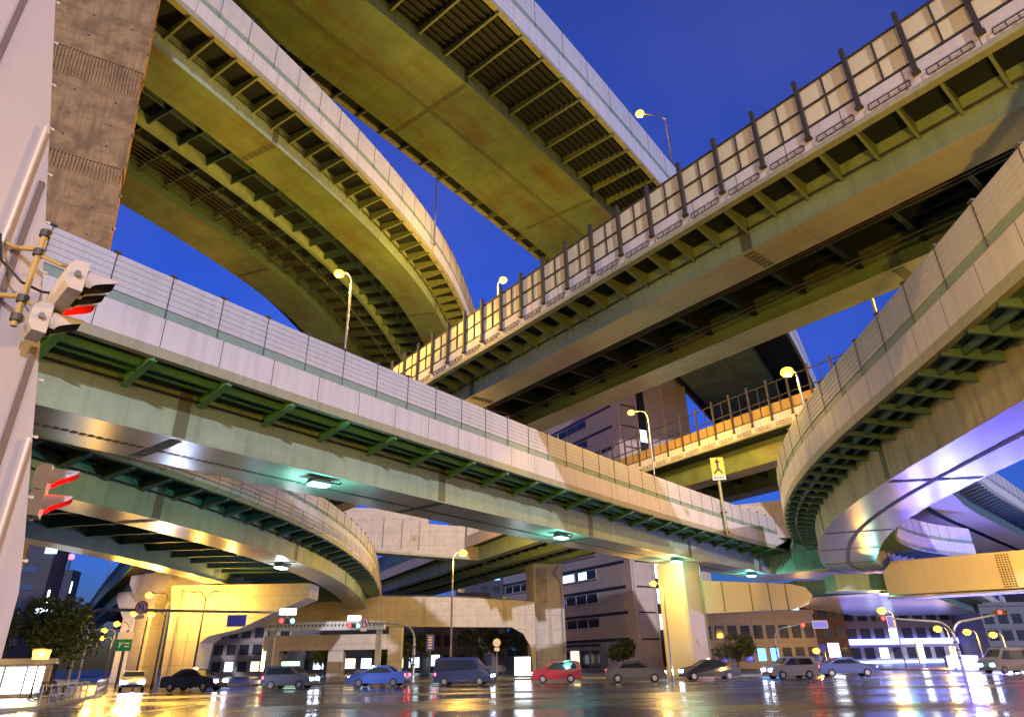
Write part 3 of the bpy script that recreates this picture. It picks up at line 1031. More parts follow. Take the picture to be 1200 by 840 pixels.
p1 = pier("steel_pier", "bright yellow lit square pier under the far end of the long white deck", (15.0, 62.6, 0), 2.9, 2.9, 9.55, M_STEELPALE, 0.72)
m = MB()
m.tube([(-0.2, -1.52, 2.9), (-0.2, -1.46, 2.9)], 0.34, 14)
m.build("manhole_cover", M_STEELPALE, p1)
m = MB()
m.tube([(1.2, -1.5, 0.5), (1.2, -1.5, 9.3)], 0.06, 8)
m.build("drain_pipe", M_GREY, p1)

p2 = pier("central_pier", "pale concrete pier with curved haunch and dark recessed face, left of the grey office block", (4.0, 96, 0), 4.4, 3.6, 13.95, M_CONCP, 0.30)
m = MB()
m.box((-1.1, -1.82, 11.0), (1.6, 0.06, 4.6))
m.build("recessed_face", M_CONC, p2)
m = MB()
m.tube([(1.3, -1.9, 13.6), (0.6, -1.95, 12.6), (1.4, -1.95, 11.9), (1.7, -1.95, 11.0), (1.7, -1.95, 0.3)], 0.09, 8)
m.build("drain_pipe", M_GREY, p2)

# beam and haunch that run left from the central pier
t = thing("concrete_beam", "long pinkish concrete beam running left from the central pier with an arched haunch", "beam", (2, 93, 0), 0)
b = MB()
pts = [(-36, 6.4), (-2.7, 5.7), (-1.2, 4.9), (-0.3, 3.4), (0.0, 0.0), (0.4, 0.0), (0.4, 8.8), (-9.5, 9.5), (-36, 10.3)]
b.prism(pts, (1, 0, 0), (0, 0, 1), -1.6, 1.6)
b.build("beam", M_CONCP, t)
for x, m_ in ((-14.2, M_BOLT), (-3.6, M_EDGE)):
    q = MB()
    q.box((x, -1.62, 7.8 if x > -10 else 8.0), (0.5, 0.06, 3.4))
    q.build("joint_strip", M_EDGE, t)
q = MB()
q.tube([(-36, -1.7, 10.4), (-9.5, -1.7, 9.6), (0.4, -1.7, 8.9)], 0.06, 6)
q.build("edge_pipe", M_GREY, t)

# pale crossbeam K above the girders
t = thing("pale_crossbeam", "pale boxed crossbeam with ladder and rust stains just under the long white deck, centre", "beam", (-9, 92, 0), 0)
b = MB()
b.prism([(-15, 7.1 + 9), (4.9, 5.3 + 9), (4.9, 9.4 + 9), (-3.0, 10.1 + 9), (-3.2, 12.0 + 9), (-15, 12.6 + 9)], (1, 0, 0), (0, 0, 1), -1.2, 1.2)
b.build("beam", M_CONCP, t)
b = MB()
b.prism([(-15.1, 6.8 + 9), (5.0, 5.0 + 9), (5.0, 5.3 + 9), (-15.1, 7.1 + 9)], (1, 0, 0), (0, 0, 1), -1.4, 1.4)
b.build("bottom_flange", M_EDGE, t)
for x in (-9.2, -6.6, -4.2, 3.4):
    q = MB()
    q.box((x, -1.25, 17.2 - x * 0.09), (0.12, 0.08, 3.9))
    q.build("stiffener", M_GREY, t)
lad = MB()
for dx in (0, 0.5):
    lad.bar((4.3 + dx, -1.5, 14.6), (4.3 + dx, -1.5, 19.6), 0.07)
for i in range(14):
    lad.bar((4.3, -1.5, 14.8 + i * 0.34), (4.8, -1.5, 14.8 + i * 0.34), 0.05)
for i in range(6):
    lad.tube([(4.2, -1.5, 15.2 + i * 0.8), (4.2, -2.0, 15.2 + i * 0.8), (4.9, -2.0, 15.2 + i * 0.8), (4.9, -1.5, 15.2 + i * 0.8)], 0.03, 5)
lad.build("caged_ladder", M_DKGREY, t)

# pier T1 with crossbeam carrying the low curved deck
t = thing("hammerhead_pier", "large floodlit pier with a haunched arm reaching right under the low curved deck", "pier", (-28.6, 60.5, 0), 0.0)
b = MB()
b.prism([(-1.3, 0), (1.25, 0), (1.45, 3.5), (2.2, 4.05), (4.6, 4.55), (8.4, 6.2), (10.4, 7.0), (10.4, 8.2), (-1.9, 8.2), (-1.5, 6.0)], (1, 0, 0), (0, 0, 1), -2.4, 0.4)
b.build("shaft", M_CONCP, t)
q = MB()
q.box((0.1, -0.46, 4.0), (0.5, 0.1, 7.6))
q.build("pilaster", M_CONCP, t)
q = MB()
q.tube([(-0.7, -0.55, 0.2), (-0.7, -0.55, 7.8)], 0.07, 8)
q.build("drain_pipe", M_GREY, t)

for i, (x, y, wx, h, lab) in enumerate(((-39.2, 74.5, 2.7, 11.0, "floodlit pier with flared top, second from the tree"), (-50.5, 92, 2.7, 11.0, "slender lit pier beside the tree, nearest the tree trunk"), (-34.0, 72.5, 2.0, 11.0, "narrow yellow lit pier between two larger floodlit piers"))):
    t = pier("flared_pier", lab, (x, y, 0), wx, 2.2, h, M_CONCP, -0.5)
    q = MB()
    q.prism([(-wx / 2, h - 3.2), (wx / 2, h - 3.2), (wx / 2 + 2.2, h - 0.9), (wx / 2 + 2.2, h - 0.02), (-wx / 2 - 2.2, h - 0.02), (-wx / 2 - 2.2, h - 0.9)], (1, 0, 0), (0, 0, 1), -1.12, 1.12)
    q.build("pier_head", M_CONCP, t)

# low portal frame behind
t = thing("portal_pier", "low yellow lit portal frame of a beam on three columns, far left of centre", "portal", (-18, 76, 0), 0.02)
b = MB()
b.box((-2.2, 0, 3.8), (13.6, 1.6, 1.5))
b.build("beam", M_CONCP, t)
for x, wd, h in ((4.9, 1.4, 5.2), (-1.3, 1.6, 3.05), (-8.0, 1.4, 3.05)):
    q = MB()
    q.box((x, 0, h / 2), (wd, 1.4, h))
    q.build("column", M_CONCP, t)

t = thing("concrete_crosshead", "pale concrete crosshead behind the yellow warning sign, below the fenced far viaduct", "beam", (27, 71, 0), 0.35)
b = MB()
b.prism([(-8, 12.2), (6, 13.4), (6, 17.6), (-8, 15.6)], (1, 0, 0), (0, 0, 1), -1.4, 1.4)
b.build("beam", M_CONCP, t)

# yellow box crossbeam S from the bright pier to the ramp
t = thing("box_crossbeam", "yellow lit steel box crossbeam between the bright pier and the curved ramp", "beam", (22, 64, 0), 0.16)
b = MB()
b.prism([(-5.4, 5.2), (3.2, 5.5), (4.6, 5.9), (5.2, 6.7), (4.6, 7.4), (3.2, 7.7), (-5.4, 8.0)], (1, 0, 0), (0, 0, 1), -1.3, 1.3)
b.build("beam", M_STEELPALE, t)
for x in (-3.6, -0.9, 0.9, 2.6):
    q = MB()
    q.box((x, -1.32, 6.6), (0.06, 0.05, 2.5))
    q.build("panel_joint", M_BOLT, t)

# yellow crossbeam under the ramp at the right
t = thing("portal_crossbeam", "broad yellow lit steel crossbeam at the right edge with a bolted vertical joint", "beam", (44, 64, 0), -0.62)
b = MB()
b.prism([(-8.2, 6.9), (22, 6.7), (22, 10.0), (-7.2, 10.0), (-8.2, 9.0)], (1, 0, 0), (0, 0, 1), -1.5, 1.5)
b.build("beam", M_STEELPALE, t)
b = MB()
b.box((6.9, 0, 6.62), (30.4, 3.4, 0.12))
b.build("bottom_flange", M_EDGE, t)
q = MB()
for i in range(14):
    for j in range(5):
        q.box((1.3 + j * 0.22, -1.52, 7.0 + i * 0.21), (0.13, 0.05, 0.13))
q.build("bolted_joint", M_RUSTPOST, t)
q = MB()
q.box((20, 0, 3.35), (2.2, 2.2, 6.6))
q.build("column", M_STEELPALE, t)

t = thing("green_crossbeam", "dark green steel crossbeam strip below the junction of ramp and white deck", "beam", (37.5, 70.5, 0), 0.05)
b = MB()
b.box((0, 0, 8.35), (10.5, 2.4, 1.5))
b.build("beam", M_GREEN, t)
b = MB()
b.box((0, 0, 7.53), (10.7, 2.6, 0.1))
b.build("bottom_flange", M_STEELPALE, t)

# ------------------------------------------------------------------ white clad pier at the left edge with its signals
WX = Vector((0.62, 0.785, 0)).normalized()
t = thing("clad_pier", "white sheet clad pier with dark vertical joints at the left edge, traffic signal clamped on", "pier", (-5.0, 6.6, 0), math.atan2(WX.y, WX.x))
def edge_x(z):
    return float(np.interp(z, [0, 1.8, 2.3, 2.8, 3.9, 4.3, 4.9, 6.5, 7.8, 9.45, 15], [0.2, 0.15, 0.15, 0.07, -0.14, -0.2, -0.33, -0.68, -0.96, -1.32, -2.5]))
b = MB()
zz = [0, 2.3, 2.8, 3.9, 4.9, 6.5, 7.8, 9.45, 15]
for i in range(len(zz) - 1):
    z0, z1 = zz[i], zz[i + 1]
    a0, a1 = edge_x(z0), edge_x(z1)
    b.face([(-6, 0, z0), (a0, 0, z0), (a1, 0, z1), (-6, 0, z1)])
    b.face([(a0, 0, z0), (a0 - 0.3, 0.5, z0), (a1 - 0.3, 0.5, z1), (a1, 0, z1)])
    b.face([(a0 - 0.3, 0.5, z0), (-6, 0.5, z0), (-6, 0.5, z1), (a1 - 0.3, 0.5, z1)])
b.build("cladding", paint("white_sheet_cladding", (0.44, 0.42, 0.45), rough=0.32, streak=0.12, blotch=0.12), t)
for x in (-0.36, -0.80, -1.6, -2.4):
    q = MB()
    ztop = 15.0
    for k in range(150):
        if edge_x(k * 0.1) < x + 0.06:
            ztop = k * 0.1
            break
    q.box((x, -0.012, ztop / 2), (0.055, 0.02, ztop))
    q.build("joint_strip", plain("joint_strip_grey", (0.16, 0.13, 0.12), 0.6), t)
for x in (-0.17, -0.95):
    q = MB()
    ztop = 15.0
    for k in range(150):
        if edge_x(k * 0.1) < x + 0.06:
            ztop = k * 0.1
            break
    q.tube([(x, -0.07, 0.2), (x, -0.07, ztop)], 0.022, 8)
    q.build("conduit", M_SIGWHITE, t)
tab = MB()
tab.box((0.012, 0, 0), (0.03, 0.015, 0.02))
tab.tube([(0.032, -0.008, 0), (0.032, 0.008, 0)], 0.018, 10)
first = None
for i in range(16):
    z = 2.6 + i * 0.62
    if first is None:
        first = tab.build("edge_tab", M_SIGWHITE, t, loc=(edge_x(z), 0, z))
    else:
        clone(first, t, (edge_x(z), 0, z))
q = MB()
q.box((-0.25, 0.27, 0.6), (0.7, 0.5, 1.2))
q.build("plinth", M_CONC, t)

def hood_mesh(L=0.36, r=0.17):
    """cutaway visor: a curved sheet over the upper part of the lens, longest at the top; lens axis along +x"""
    b = MB()
    n = 26
    for i in range(n):
        q = []
        for k, rr in ((0, r), (1, r - 0.012)):
            for j in (i, i + 1):
                a = -0.62 + (math.pi + 1.24) * j / n
                u_ = min(1.0, max(0.0, (math.sin(a) + 0.55) / 1.25))
                ln = L * (0.22 + 0.78 * u_ * u_ * (3 - 2 * u_))
                q.append((Vector((0, rr * math.cos(a), rr * math.sin(a))), Vector((ln, rr * math.cos(a), rr * math.sin(a)))))
        (a0, a1), (b0, b1), (c0, c1), (d0, d1) = q
        b.face([a0, b0, b1, a1])
        b.face([c0, c1, d1, d0], mi=1)
        b.face([a1, b1, d1, c1])
    return b

FARRED = emit("far_red_lens_lit", (1.0, 0.006, 0.004), 30.0)
RED, OFFR = emit("red_lens_lit", (1.0, 0.02, 0.02), 6.0), plain("lens_off", (0.05, 0.02, 0.02), 0.2)
GRN = emit("green_lens_lit", (0.10, 1.0, 0.75), 14.0)

def signal_head(name, label, loc, rz, lit, n=3, gap=0.38, tilt=0.0, group=None, s=1.0, parent_cat="traffic signal", housing=None, hooded=True, vertical=False):
    """horizontal signal head; lenses look along local +x, heads side by side along local y (first = +y end)"""
    t = thing(name, label, parent_cat, loc, rz, group)
    t.rotation_euler = (0, tilt, rz)
    t.scale = (s, s, s)
    housing = housing or M_SIGWHITE
    P3 = (lambda y: (0, 0, y)) if vertical else (lambda y: (0, y, 0))
    w_ = n * gap + 0.06
    b = MB()
    for i in range(n):
        y = (n - 1) * gap / 2 - i * gap
        hx = 0.20
        poly = [(-hx + 0.05, -0.19), (0.0, -0.20), (0.0, 0.20), (-hx + 0.05, 0.19), (-hx, 0.11), (-hx, -0.11)]
        b.prism([(p[0], p[1]) for p in poly], (1, 0, 0), (0, 0, 1), -gap / 2 + 0.006, gap / 2 - 0.006, origin=P3(y))
    b.build("housing", housing, t)
    for i in range(n):
        y = (n - 1) * gap / 2 - i * gap
        lm = MB()
        lm.tube([P3(y), tuple(Vector(P3(y)) + Vector((0.018, 0, 0)))], 0.15, 18)
        on = lit.get(i)
        lm.build("lens", on or OFFR, t)
        if hooded:
            hm = hood_mesh()
            hm.build("hood", [M_SIGWHITE, M_BLACK if on is not RED else plain("hood_red_lit", (0.5, 0.02, 0.02), 0.4)], t, loc=P3(y))  # red glow of the lit lens is painted on the hood's inside
    k = MB()
    k.tube([tuple(Vector(P3(-w_ / 2 - 0.02)) - Vector((0.1, 0, 0))), tuple(Vector(P3(w_ / 2 + 0.02)) - Vector((0.1, 0, 0)))], 0.035, 8)
    k.build("mounting_bar", M_GREY, t)
    return t

# signal clamped on the white pier: three lenses above, one arrow head below
sig = signal_head("traffic_signal", "white three lens traffic signal with long visors clamped to the white pier, red lit", (-4.78, 6.05, 5.30), R(47), {0: RED}, s=0.86)
sig2 = signal_head("arrow_signal", "single lens white arrow signal hanging just below the three lens signal", (-5.0, 6.1, 4.97), R(47), {}, n=1, s=0.86)
t = thing("signal_bracket", "rusty yellow pipe bracket holding the upper traffic signal on the white pier", "bracket", (-5.08, 6.0, 5.42), R(47))
b = MB()
for z in (0.35, -0.25):
    b.tube([(-0.75, 0.35, z + 0.16), (-0.30, 0.18, z + 0.05), (-0.14, -0.05, z)], 0.028, 8)
b.tube([(-0.14, -0.05, 0.62), (-0.14, -0.05, -0.60)], 0.032, 8)
b.tube([(-0.14, -0.05, 0.28), (0.06, -0.18, 0.18), (0.25, 0.0, 0.30)], 0.022, 8)
b.tube([(-0.14, -0.05, -0.30), (0.02, -0.12, -0.34), (0.20, 0.05, -0.30)], 0.022, 8)
b.build("pipe_frame", paint("rusty_yellow_pipe", (0.40, 0.30, 0.10), rough=0.6, rust=0.5), t)
for z in (0.55, 0.30, -0.28, -0.5):
    b = MB()
    b.tube([(-0.14, -0.05, z - 0.04), (-0.14, -0.05, z + 0.04)], 0.055, 8)
    b.build("clamp", M_DKGREY, t)
b = MB()
b.tube([(-0.5, 0.1, 0.45), (-0.42, 0.0, 0.1), (-0.2, -0.06, -0.1), (0.0, -0.02, -0.12), (0.15, 0.05, -0.05)], 0.014, 6)
b.build("cable", M_BLACK, t)

sigp = signal_head("pedestrian_signal", "lower two tier white signal with red lights on the white pier, by the green glow", (-5.86, 8.0, 3.62), R(30), {0: RED, 1: RED}, n=2, gap=0.40, vertical=True, s=0.8)
t = thing("lower_signal_bracket", "dark bent pipe bracket holding the lower signal on the white pier", "bracket", (-6.15, 7.9, 3.7), R(52))
b = MB()
b.tube([(-0.5, 0.3, 0.4), (-0.2, 0.1, 0.4), (-0.1, -0.05, 0.3), (-0.1, -0.05, -0.4), (-0.3, 0.1, -0.45)], 0.022, 8)
for z in (0.2, -0.1, -0.3):
    b.tube([(-0.35, 0.1, z), (-0.1, -0.1, z + 0.05), (0.2, 0.05, z)], 0.018, 6)
b.build("pipe_frame", M_RUSTPOST, t)

# ------------------------------------------------------------------ buildings
def lit_room(name, color, s):
    return emit(name, color, s)

LIT_BLUE = emit("lit_office_window", (0.35, 0.80, 1.0), 3.2)
LIT_COOL = emit("lit_cool_window", (0.65, 0.85, 1.0), 2.2)
LIT_WARM = emit("lit_warm_window", (1.0, 0.75, 0.35), 2.0)
M_FACADE = concrete("grey_facade_panels", (0.54, 0.45, 0.36), 0.18, True)

# grey office block with ribbon windows
cx, cy = 19.5, 115.0
uL = Vector((-0.515, 0.857, 0))
uR = Vector((0.857, 0.515, 0))
t = thing("office_block", "large grey office block with ribbon windows and a few blue lit rooms", "building", (cx, cy, 0), 0)
LLn, LRn, HT = 52.0, 19.0, 66.0
b = MB()
q = [Vector((0, 0, 0)), uR * LRn, uR * LRn + uL * LLn, uL * LLn]
b.hexa([(p.x, p.y, z) for z in (0, HT) for p in q])
b.build("wall", M_FACADE, t)
nL = -uR      # outward normal of the left face
nR = -uL
def strip(name, u, nrm, a, c, z0, z1, mat, proud=0.05, parent=None):
    b = MB()
    p, r = u * a, u * c
    n = nrm * proud
    b.hexa([(v.x, v.y, z) for z in (z0, z1) for v in (p + n, r + n, r - nrm * 0.2, p - nrm * 0.2)])
    return b.build(name, mat, parent or t)
FL = 4.1
for k in range(15):
    z = 2.9 + FL * k
    strip("sunshade_groove", uL, nL, 1.6, 46, z + 1.55, z + 2.05, M_DKGREY, 0.03)
    wn = strip("window", uL, nL, 9.5, 46, z - 0.1, z + 1.35, M_GLASS, 0.02)
    fr = MB()
    for i in range(12):
        p = uL * (9.5 + i * 3.3) + nL * 0.07
        fr.bar((p.x, p.y, z - 0.1), (p.x, p.y, z + 1.35), 0.09)
    p0, p1 = uL * 9.5 + nL * 0.07, uL * 46 + nL * 0.07
    for h in (z - 0.1, z + 1.05, z + 1.35):
        fr.bar((p0.x, p0.y, h), (p1.x, p1.y, h), 0.07)
    fr.build("frame", M_GREY, wn)
    strip("sill", uL, nL, 9.3, 46.2, z - 0.28, z - 0.12, M_CONCP, 0.14)
    # stair window column on the right face
    strip("stair_window", uR, nR, 5.4, 7.0, z - 0.9, z + 1.5, LIT_COOL if k in (1, 2, 3, 4, 9) else M_GLASS, 0.03)
    strip("sunshade_groove", uR, nR, 1.0, 5.2, z + 1.6, z + 1.85, M_DKGREY, 0.03)
strip("stair_recess", uR, nR, 5.2, 7.2, 0.5, HT - 1, M_DKGREY, 0.015)
for a, c, k in ((16.5, 21.8, 3), (22.2, 24.5, 3), (12.5, 15, 3), (20, 21.5, 2), (30, 33, 3), (26, 28, 4)):
    z = 2.9 + FL * k
    strip("lit_pane", uL, nL, a, c, z, z + 1.25, LIT_BLUE if k == 3 else emit("dim_blue_pane", (0.12, 0.15, 1.0), 1.3), 0.04)
rf = MB()
for a in (0.5, 4.9, 7.5, 12.0, 18.5):
    p = uR * a + nR * 0.10
    rf.bar((p.x, p.y, 0.2), (p.x, p.y, HT), 0.25)
rf.build("pilaster", M_FACADE, t)
low = MB()
q = [uL * -1 + nL * 7, uL * 22 + nL * 7, uL * 22 + nL * 0.2, uL * -1 + nL * 0.2]
low.hexa([(p.x, p.y, z) for z in (0, 3.6) for p in q])
low.build("entrance_canopy", M_CONCP, t)
for i in range(8):
    a = 1 + i * 2.8
    p = uL * a + nL * 7.06
    r = uL * (a + 2.2) + nL * 7.06
    g = MB()
    g.hexa([(v.x, v.y, z) for z in (0.5, 3.0) for v in (r, p, p - nL * 0.2, r - nL * 0.2)])
    g.build("shop_window", LIT_WARM if i in (2, 5) else M_GLASS, t)

def building(name, label, loc, w_, d_, h, mat, floors, bays, rz=0.0, lit=(), win=(0.62, 0.55), roof=True, winmat=None):
    """block with a grid of recessed window panes, each pane framed, on the face towards the road (local -y) and the left side"""
    t = thing(name, label, "building", loc, rz)
    b = MB()
    b.box((0, d_ / 2, h / 2), (w_, d_, h))
    b.build("wall", mat, t)
    fh = h / (floors + 0.4)
    bw = w_ / bays
    n = 0
    for k in range(floors):
        for i in range(bays):
            x = -w_ / 2 + bw * (i + 0.5)
            z = fh * (k + 0.62)
            m_ = winmat or M_GLASS
            if (k * bays + i) in lit:
                m_ = lit[k * bays + i] if isinstance(lit, dict) else LIT_COOL
            if n < 96:
                f = MB()
                f.box((x, -0.02, z), (bw * win[0] + 0.16, 0.10, fh * win[1] + 0.16))
                fo = f.build("window", M_DKGREY, t)
                g = MB()
                g.box((x, -0.05, z), (bw * win[0], 0.10, fh * win[1]))
                g.build("pane", m_, fo)
                n += 1
    r_ = MB()
    r_.box((0, d_ / 2, h + 0.3), (w_ + 0.4, d_ + 0.4, 0.6))
    r_.build("roof_parapet", mat, t)
    for k in range(1, floors):
        lb = MB()
        lb.box((0, -0.06, fh * k + 0.08), (w_ * 0.995, 0.16, 0.16))
        lb.build("ledge", mat, t)
    pl = MB()
    pl.box((w_ * 0.2, d_ * 0.5, h + 1.6), (w_ * 0.3, d_ * 0.4, 2.4))
    pl.build("plant_room", mat, t)
    return t

M_BROWN = concrete("brown_tile_facade", (0.16, 0.10, 0.07), 0.3, True)
M_BLUEGREY = concrete("blue_grey_facade", (0.16, 0.17, 0.20), 0.25, True)
M_BEIGE = concrete("beige_facade", (0.36, 0.33, 0.30), 0.25, True)
M_DKBLD = concrete("dark_facade", (0.05, 0.055, 0.075), 0.2, True)
DIMB = emit("blue_lit_pane", (0.10, 0.35, 1.0), 2.2)

building("apartment_block", "dark apartment block with small blue lit windows behind the central beam", (-7, 152, 0), 13, 10, 27, M_DKBLD, 9, 5, 0.05, {7: DIMB, 13: DIMB, 18: LIT_BLUE, 22: DIMB, 24: LIT_BLUE, 31: LIT_BLUE, 33: DIMB, 38: DIMB})
building("brown_building", "low brown building with dark windows behind the trees at the centre", (-13, 134, 0), 22, 10, 11.5, concrete("umber_facade", (0.17, 0.13, 0.11), 0.3), 3, 9, 0.0, {3: LIT_COOL})
building("low_hall", "low lavender grey hall with blue windows just right of the bright yellow pier", (37, 108, 0), 18, 12, 7.6, M_BEIGE, 2, 9, 0.05, {4: DIMB, 5: DIMB})
building("tiled_block", "dark brown tiled block with a blue lit window under the ramp junction", (47, 112, 0), 11, 12, 10.5, M_BROWN, 3, 5, 0.02, {10: DIMB, 11: LIT_BLUE})
building("street_block", "grey street front block behind the right signal mast with rows of dull windows", (66, 126, 0), 26, 12, 10.5, M_BEIGE, 3, 10, 0.08, {4: LIT_COOL, 9: LIT_WARM, 15: LIT_COOL})
building("corner_shop_block", "low shop block with warm lit ground floor at the far right", (92, 122, 0), 24, 12, 9, M_BLUEGREY, 3, 9, 0.12, {0: LIT_WARM, 1: LIT_COOL, 2: LIT_WARM, 4: LIT_COOL, 5: LIT_COOL, 7: LIT_WARM})
building("shop_row", "low shop row with lit signs seen under the low curved deck at the left", (-30, 128, 0), 26, 10, 7, M_BLUEGREY, 2, 9, -0.05, {0: LIT_WARM, 2: LIT_COOL, 4: LIT_WARM, 5: LIT_COOL, 7: LIT_WARM, 8: LIT_COOL})
building("grey_warehouse", "grey warehouse between the floodlit pier and the portal frame", (-46, 122, 0), 14, 10, 9, M_BEIGE, 3, 6, -0.1, {1: LIT_COOL, 3: LIT_WARM})

tb = bpy.data.objects["street_block"]
b = MB(); b.box((0, -0.35, 3.75), (25.4, 0.5, 0.9)); b.build("added_fascia_glow", emit("blue_fill_fascia", (0.20, 0.22, 1.0), 4.0), tb)  # added blue glow band that tints the curved ramp's soffit
b = MB(); b.box((0, -0.5, 0.5), (25.4, 0.12, 0.35)); b.build("added_strip_glow", emit("blue_fill_strip", (0.3, 0.42, 1.0), 4.0), tb)  # low blue glow strip, added with the band above

# towers and street front at the left edge
t = thing("glass_tower", "slim dark tower with white neon strip and lit top sign at the far left", "building", (-88, 124, 0), 0.3)
b = MB()
b.box((0, 0, 12), (6, 8, 24))
b.build("wall", M_DKBLD, t)
q = MB()
q.box((3.05, -1.6, 10.5), (0.12, 0.5, 8.5))
q.build("neon_strip", emit("white_neon", (0.75, 0.95, 1.0), 8), t)
q = MB()
q.box((2.4, -4.06, 21.6), (1.8, 0.14, 1.5))
q.build("sign_box", emit("top_sign", (0.30, 0.75, 1.0), 5), t)
for k in range(6):
    q = MB()
    q.box((-0.6, -4.05, 3 + k * 3.0), (3.2, 0.08, 1.0))
    q.build("window_band", glass("tower_glass", (0.03, 0.05, 0.09)), t)
t = thing("lattice_tower", "thin tower with red beacon beside the neon strip tower", "building", (-112, 168, 0), 0.2)
b = MB()
b.box((0, 0, 12), (4.5, 5, 24))
b.build("wall", M_DKBLD, t)
q = MB()
q.tube([(0, 0, 24), (0, 0, 27)], 0.25, 8)
q.build("mast", M_DKGREY, t)
q = MB()
q.ball((0, 0, 27.4), 0.7)
q.build("beacon", emit("red_beacon", (1, 0.05, 0.08), 6), t)
q = MB()
q.box((2.3, -1.5, 20), (0.1, 0.5, 2.6))
q.build("lit_panel", emit("pale_panel", (0.6, 0.75, 1.0), 3), t)

t = thing("louvred_building", "brown louvred building front with lit edge at the very left, below the white pier", "building", (-61.5, 63.0, 0), 0.25)
b = MB()
b.box((0, 1.5, 7), (24, 3, 14))
b.build("wall", concrete("louvre_wall", (0.20, 0.16, 0.12), 0.4), t)
for k in range(12):
    q = MB()
    q.box((0, -0.12, 1.4 + k * 1.05), (24, 0.25, 0.5))
    q.build("louvre", M_RUSTPOST, t)
q = MB()
q.box((11.6, -0.2, 7), (0.3, 0.2, 13.8))
q.build("corner_strip", M_GREY, t)
for k, (z, cc) in enumerate(((2.2, (0.1, 0.9, 1.0)), (3.2, (0.2, 0.4, 1.0)), (1.3, (0.1, 0.3, 1.0)))):
    q = MB()
    q.box((11.85, -0.6, z), (0.25, 0.5, 0.5))
    q.build("shop_sign", emit("neon_sign_%d" % k, cc, 5), t)

# ------------------------------------------------------------------ trees
def leaf_mat(name, c):
    m, t, b = newmat(name)
    n = noise(t, coords(t, 'Object'), 1.3, 4)
    cc = mixc(t, n, tuple(x * 0.5 for x in c), tuple(x * 1.5 for x in c))
    t.links.new(cc, b.inputs['Base Color'])
    b.inputs['Roughness'].default_value = 0.55
    b.inputs['Transmission Weight'].default_value = 0.0
    return m
M_LEAF = leaf_mat("tree_leaves", (0.085, 0.12, 0.025))
M_BARK = plain("bark", (0.07, 0.05, 0.035), 0.9)

def tree(label, loc, h, r, nleaf=2600, seed=1, leaf=0.22, trunk_h=0.35, squash=0.85, group="street trees"):
    rnd = random.Random(seed)
    t = thing("street_tree", label, "tree", loc, 0, group)
    b = MB()
    top = Vector((rnd.uniform(-.2, .2), rnd.uniform(-.2, .2), h * 0.7))
    b.tube([(0, 0, 0), (0.05, 0, h * 0.2), (top.x * .6, top.y * .6, h * 0.45), tuple(top)], [0.16 * h / 5, 0.12 * h / 5, 0.09 * h / 5, 0.03], 9)
    cl = []
    for i in range(9):
        a = rnd.uniform(0, 2 * math.pi)
        rr = r * rnd.uniform(0.35, 0.8)
        z = h * rnd.uniform(trunk_h + 0.1, 0.92)
        c = Vector((math.cos(a) * rr, math.sin(a) * rr, z))
        cl.append((c, r * rnd.uniform(0.32, 0.55)))
        s_ = Vector((0, 0, h * rnd.uniform(trunk_h * 0.7, 0.5)))
        b.tube([tuple(s_), tuple(s_.lerp(c, 0.5) + Vector((0, 0, 0.15))), tuple(c)], [0.06 * h / 5, 0.04 * h / 5, 0.012], 6)
    b.build("trunk", M_BARK, t)
    cl.append((Vector((0, 0, h * 0.8)), r * 0.6))
    m = MB()
    for i in range(nleaf):
        c, cr = rnd.choice(cl)
        d = Vector((rnd.gauss(0, 1), rnd.gauss(0, 1), rnd.gauss(0, 1))).normalized()
        p = c + Vector((d.x, d.y, d.z * squash)) * cr * rnd.uniform(0.45, 1.05)
        u = Vector((rnd.gauss(0, 1), rnd.gauss(0, 1), rnd.gauss(0, 0.6))).normalized()
        v = u.cross(Vector((rnd.gauss(0, 1), rnd.gauss(0, 1), rnd.gauss(0, 1)))).normalized()
        s1, s2 = leaf * rnd.uniform(0.6, 1.3), leaf * rnd.uniform(0.35, 0.7)
        m.face([p - u * s1, p - v * s2, p + u * s1, p + v * s2])
    m.build("crown", M_LEAF, t)
    return t

tree("broad round street tree beside the kiosk at the left", (-31.0, 47.5, 0.13), 5.9, 2.9, 7500, 3, 0.15)
tree("shorter street tree behind the lit street lantern at the left edge", (-34.2, 45.0, 0.13), 4.6, 2.1, 4000, 5, 0.14)
for i, (x, y, h, r, lab) in enumerate(((-18.5, 96, 5.2, 2.6, "dark tree seen through the portal frame, left one"), (-14.5, 97, 5.4, 2.6, "dark tree seen through the portal frame, right one"),
                                        (-5.5, 106, 6.6, 3.2, "green tree behind the tall street lamp at the centre"), (0.6, 107, 6.2, 3.4, "green tree just left of the central pier"),
                                        (-27, 98, 4.8, 2.4, "small tree left of the portal frame"), (15.4, 104, 4.2, 2.2, "bush like tree in front of the office block stair windows"),
                                        (29.5, 96, 4.2, 2.4, "dark tree right of the bright yellow pier"))):
    tree(lab, (x, y, 0.1), h, r, 2400, 20 + i, 0.20)

# ------------------------------------------------------------------ street lamps
LENS = {}
def lens(color, s=4.0):
    k = (color, s)
    if k not in LENS:
        LENS[k] = emit("lamp_lens_%d" % len(LENS), (1.0, 0.46, 0.03) if color == SODIUM else color, s)
    return LENS[k]

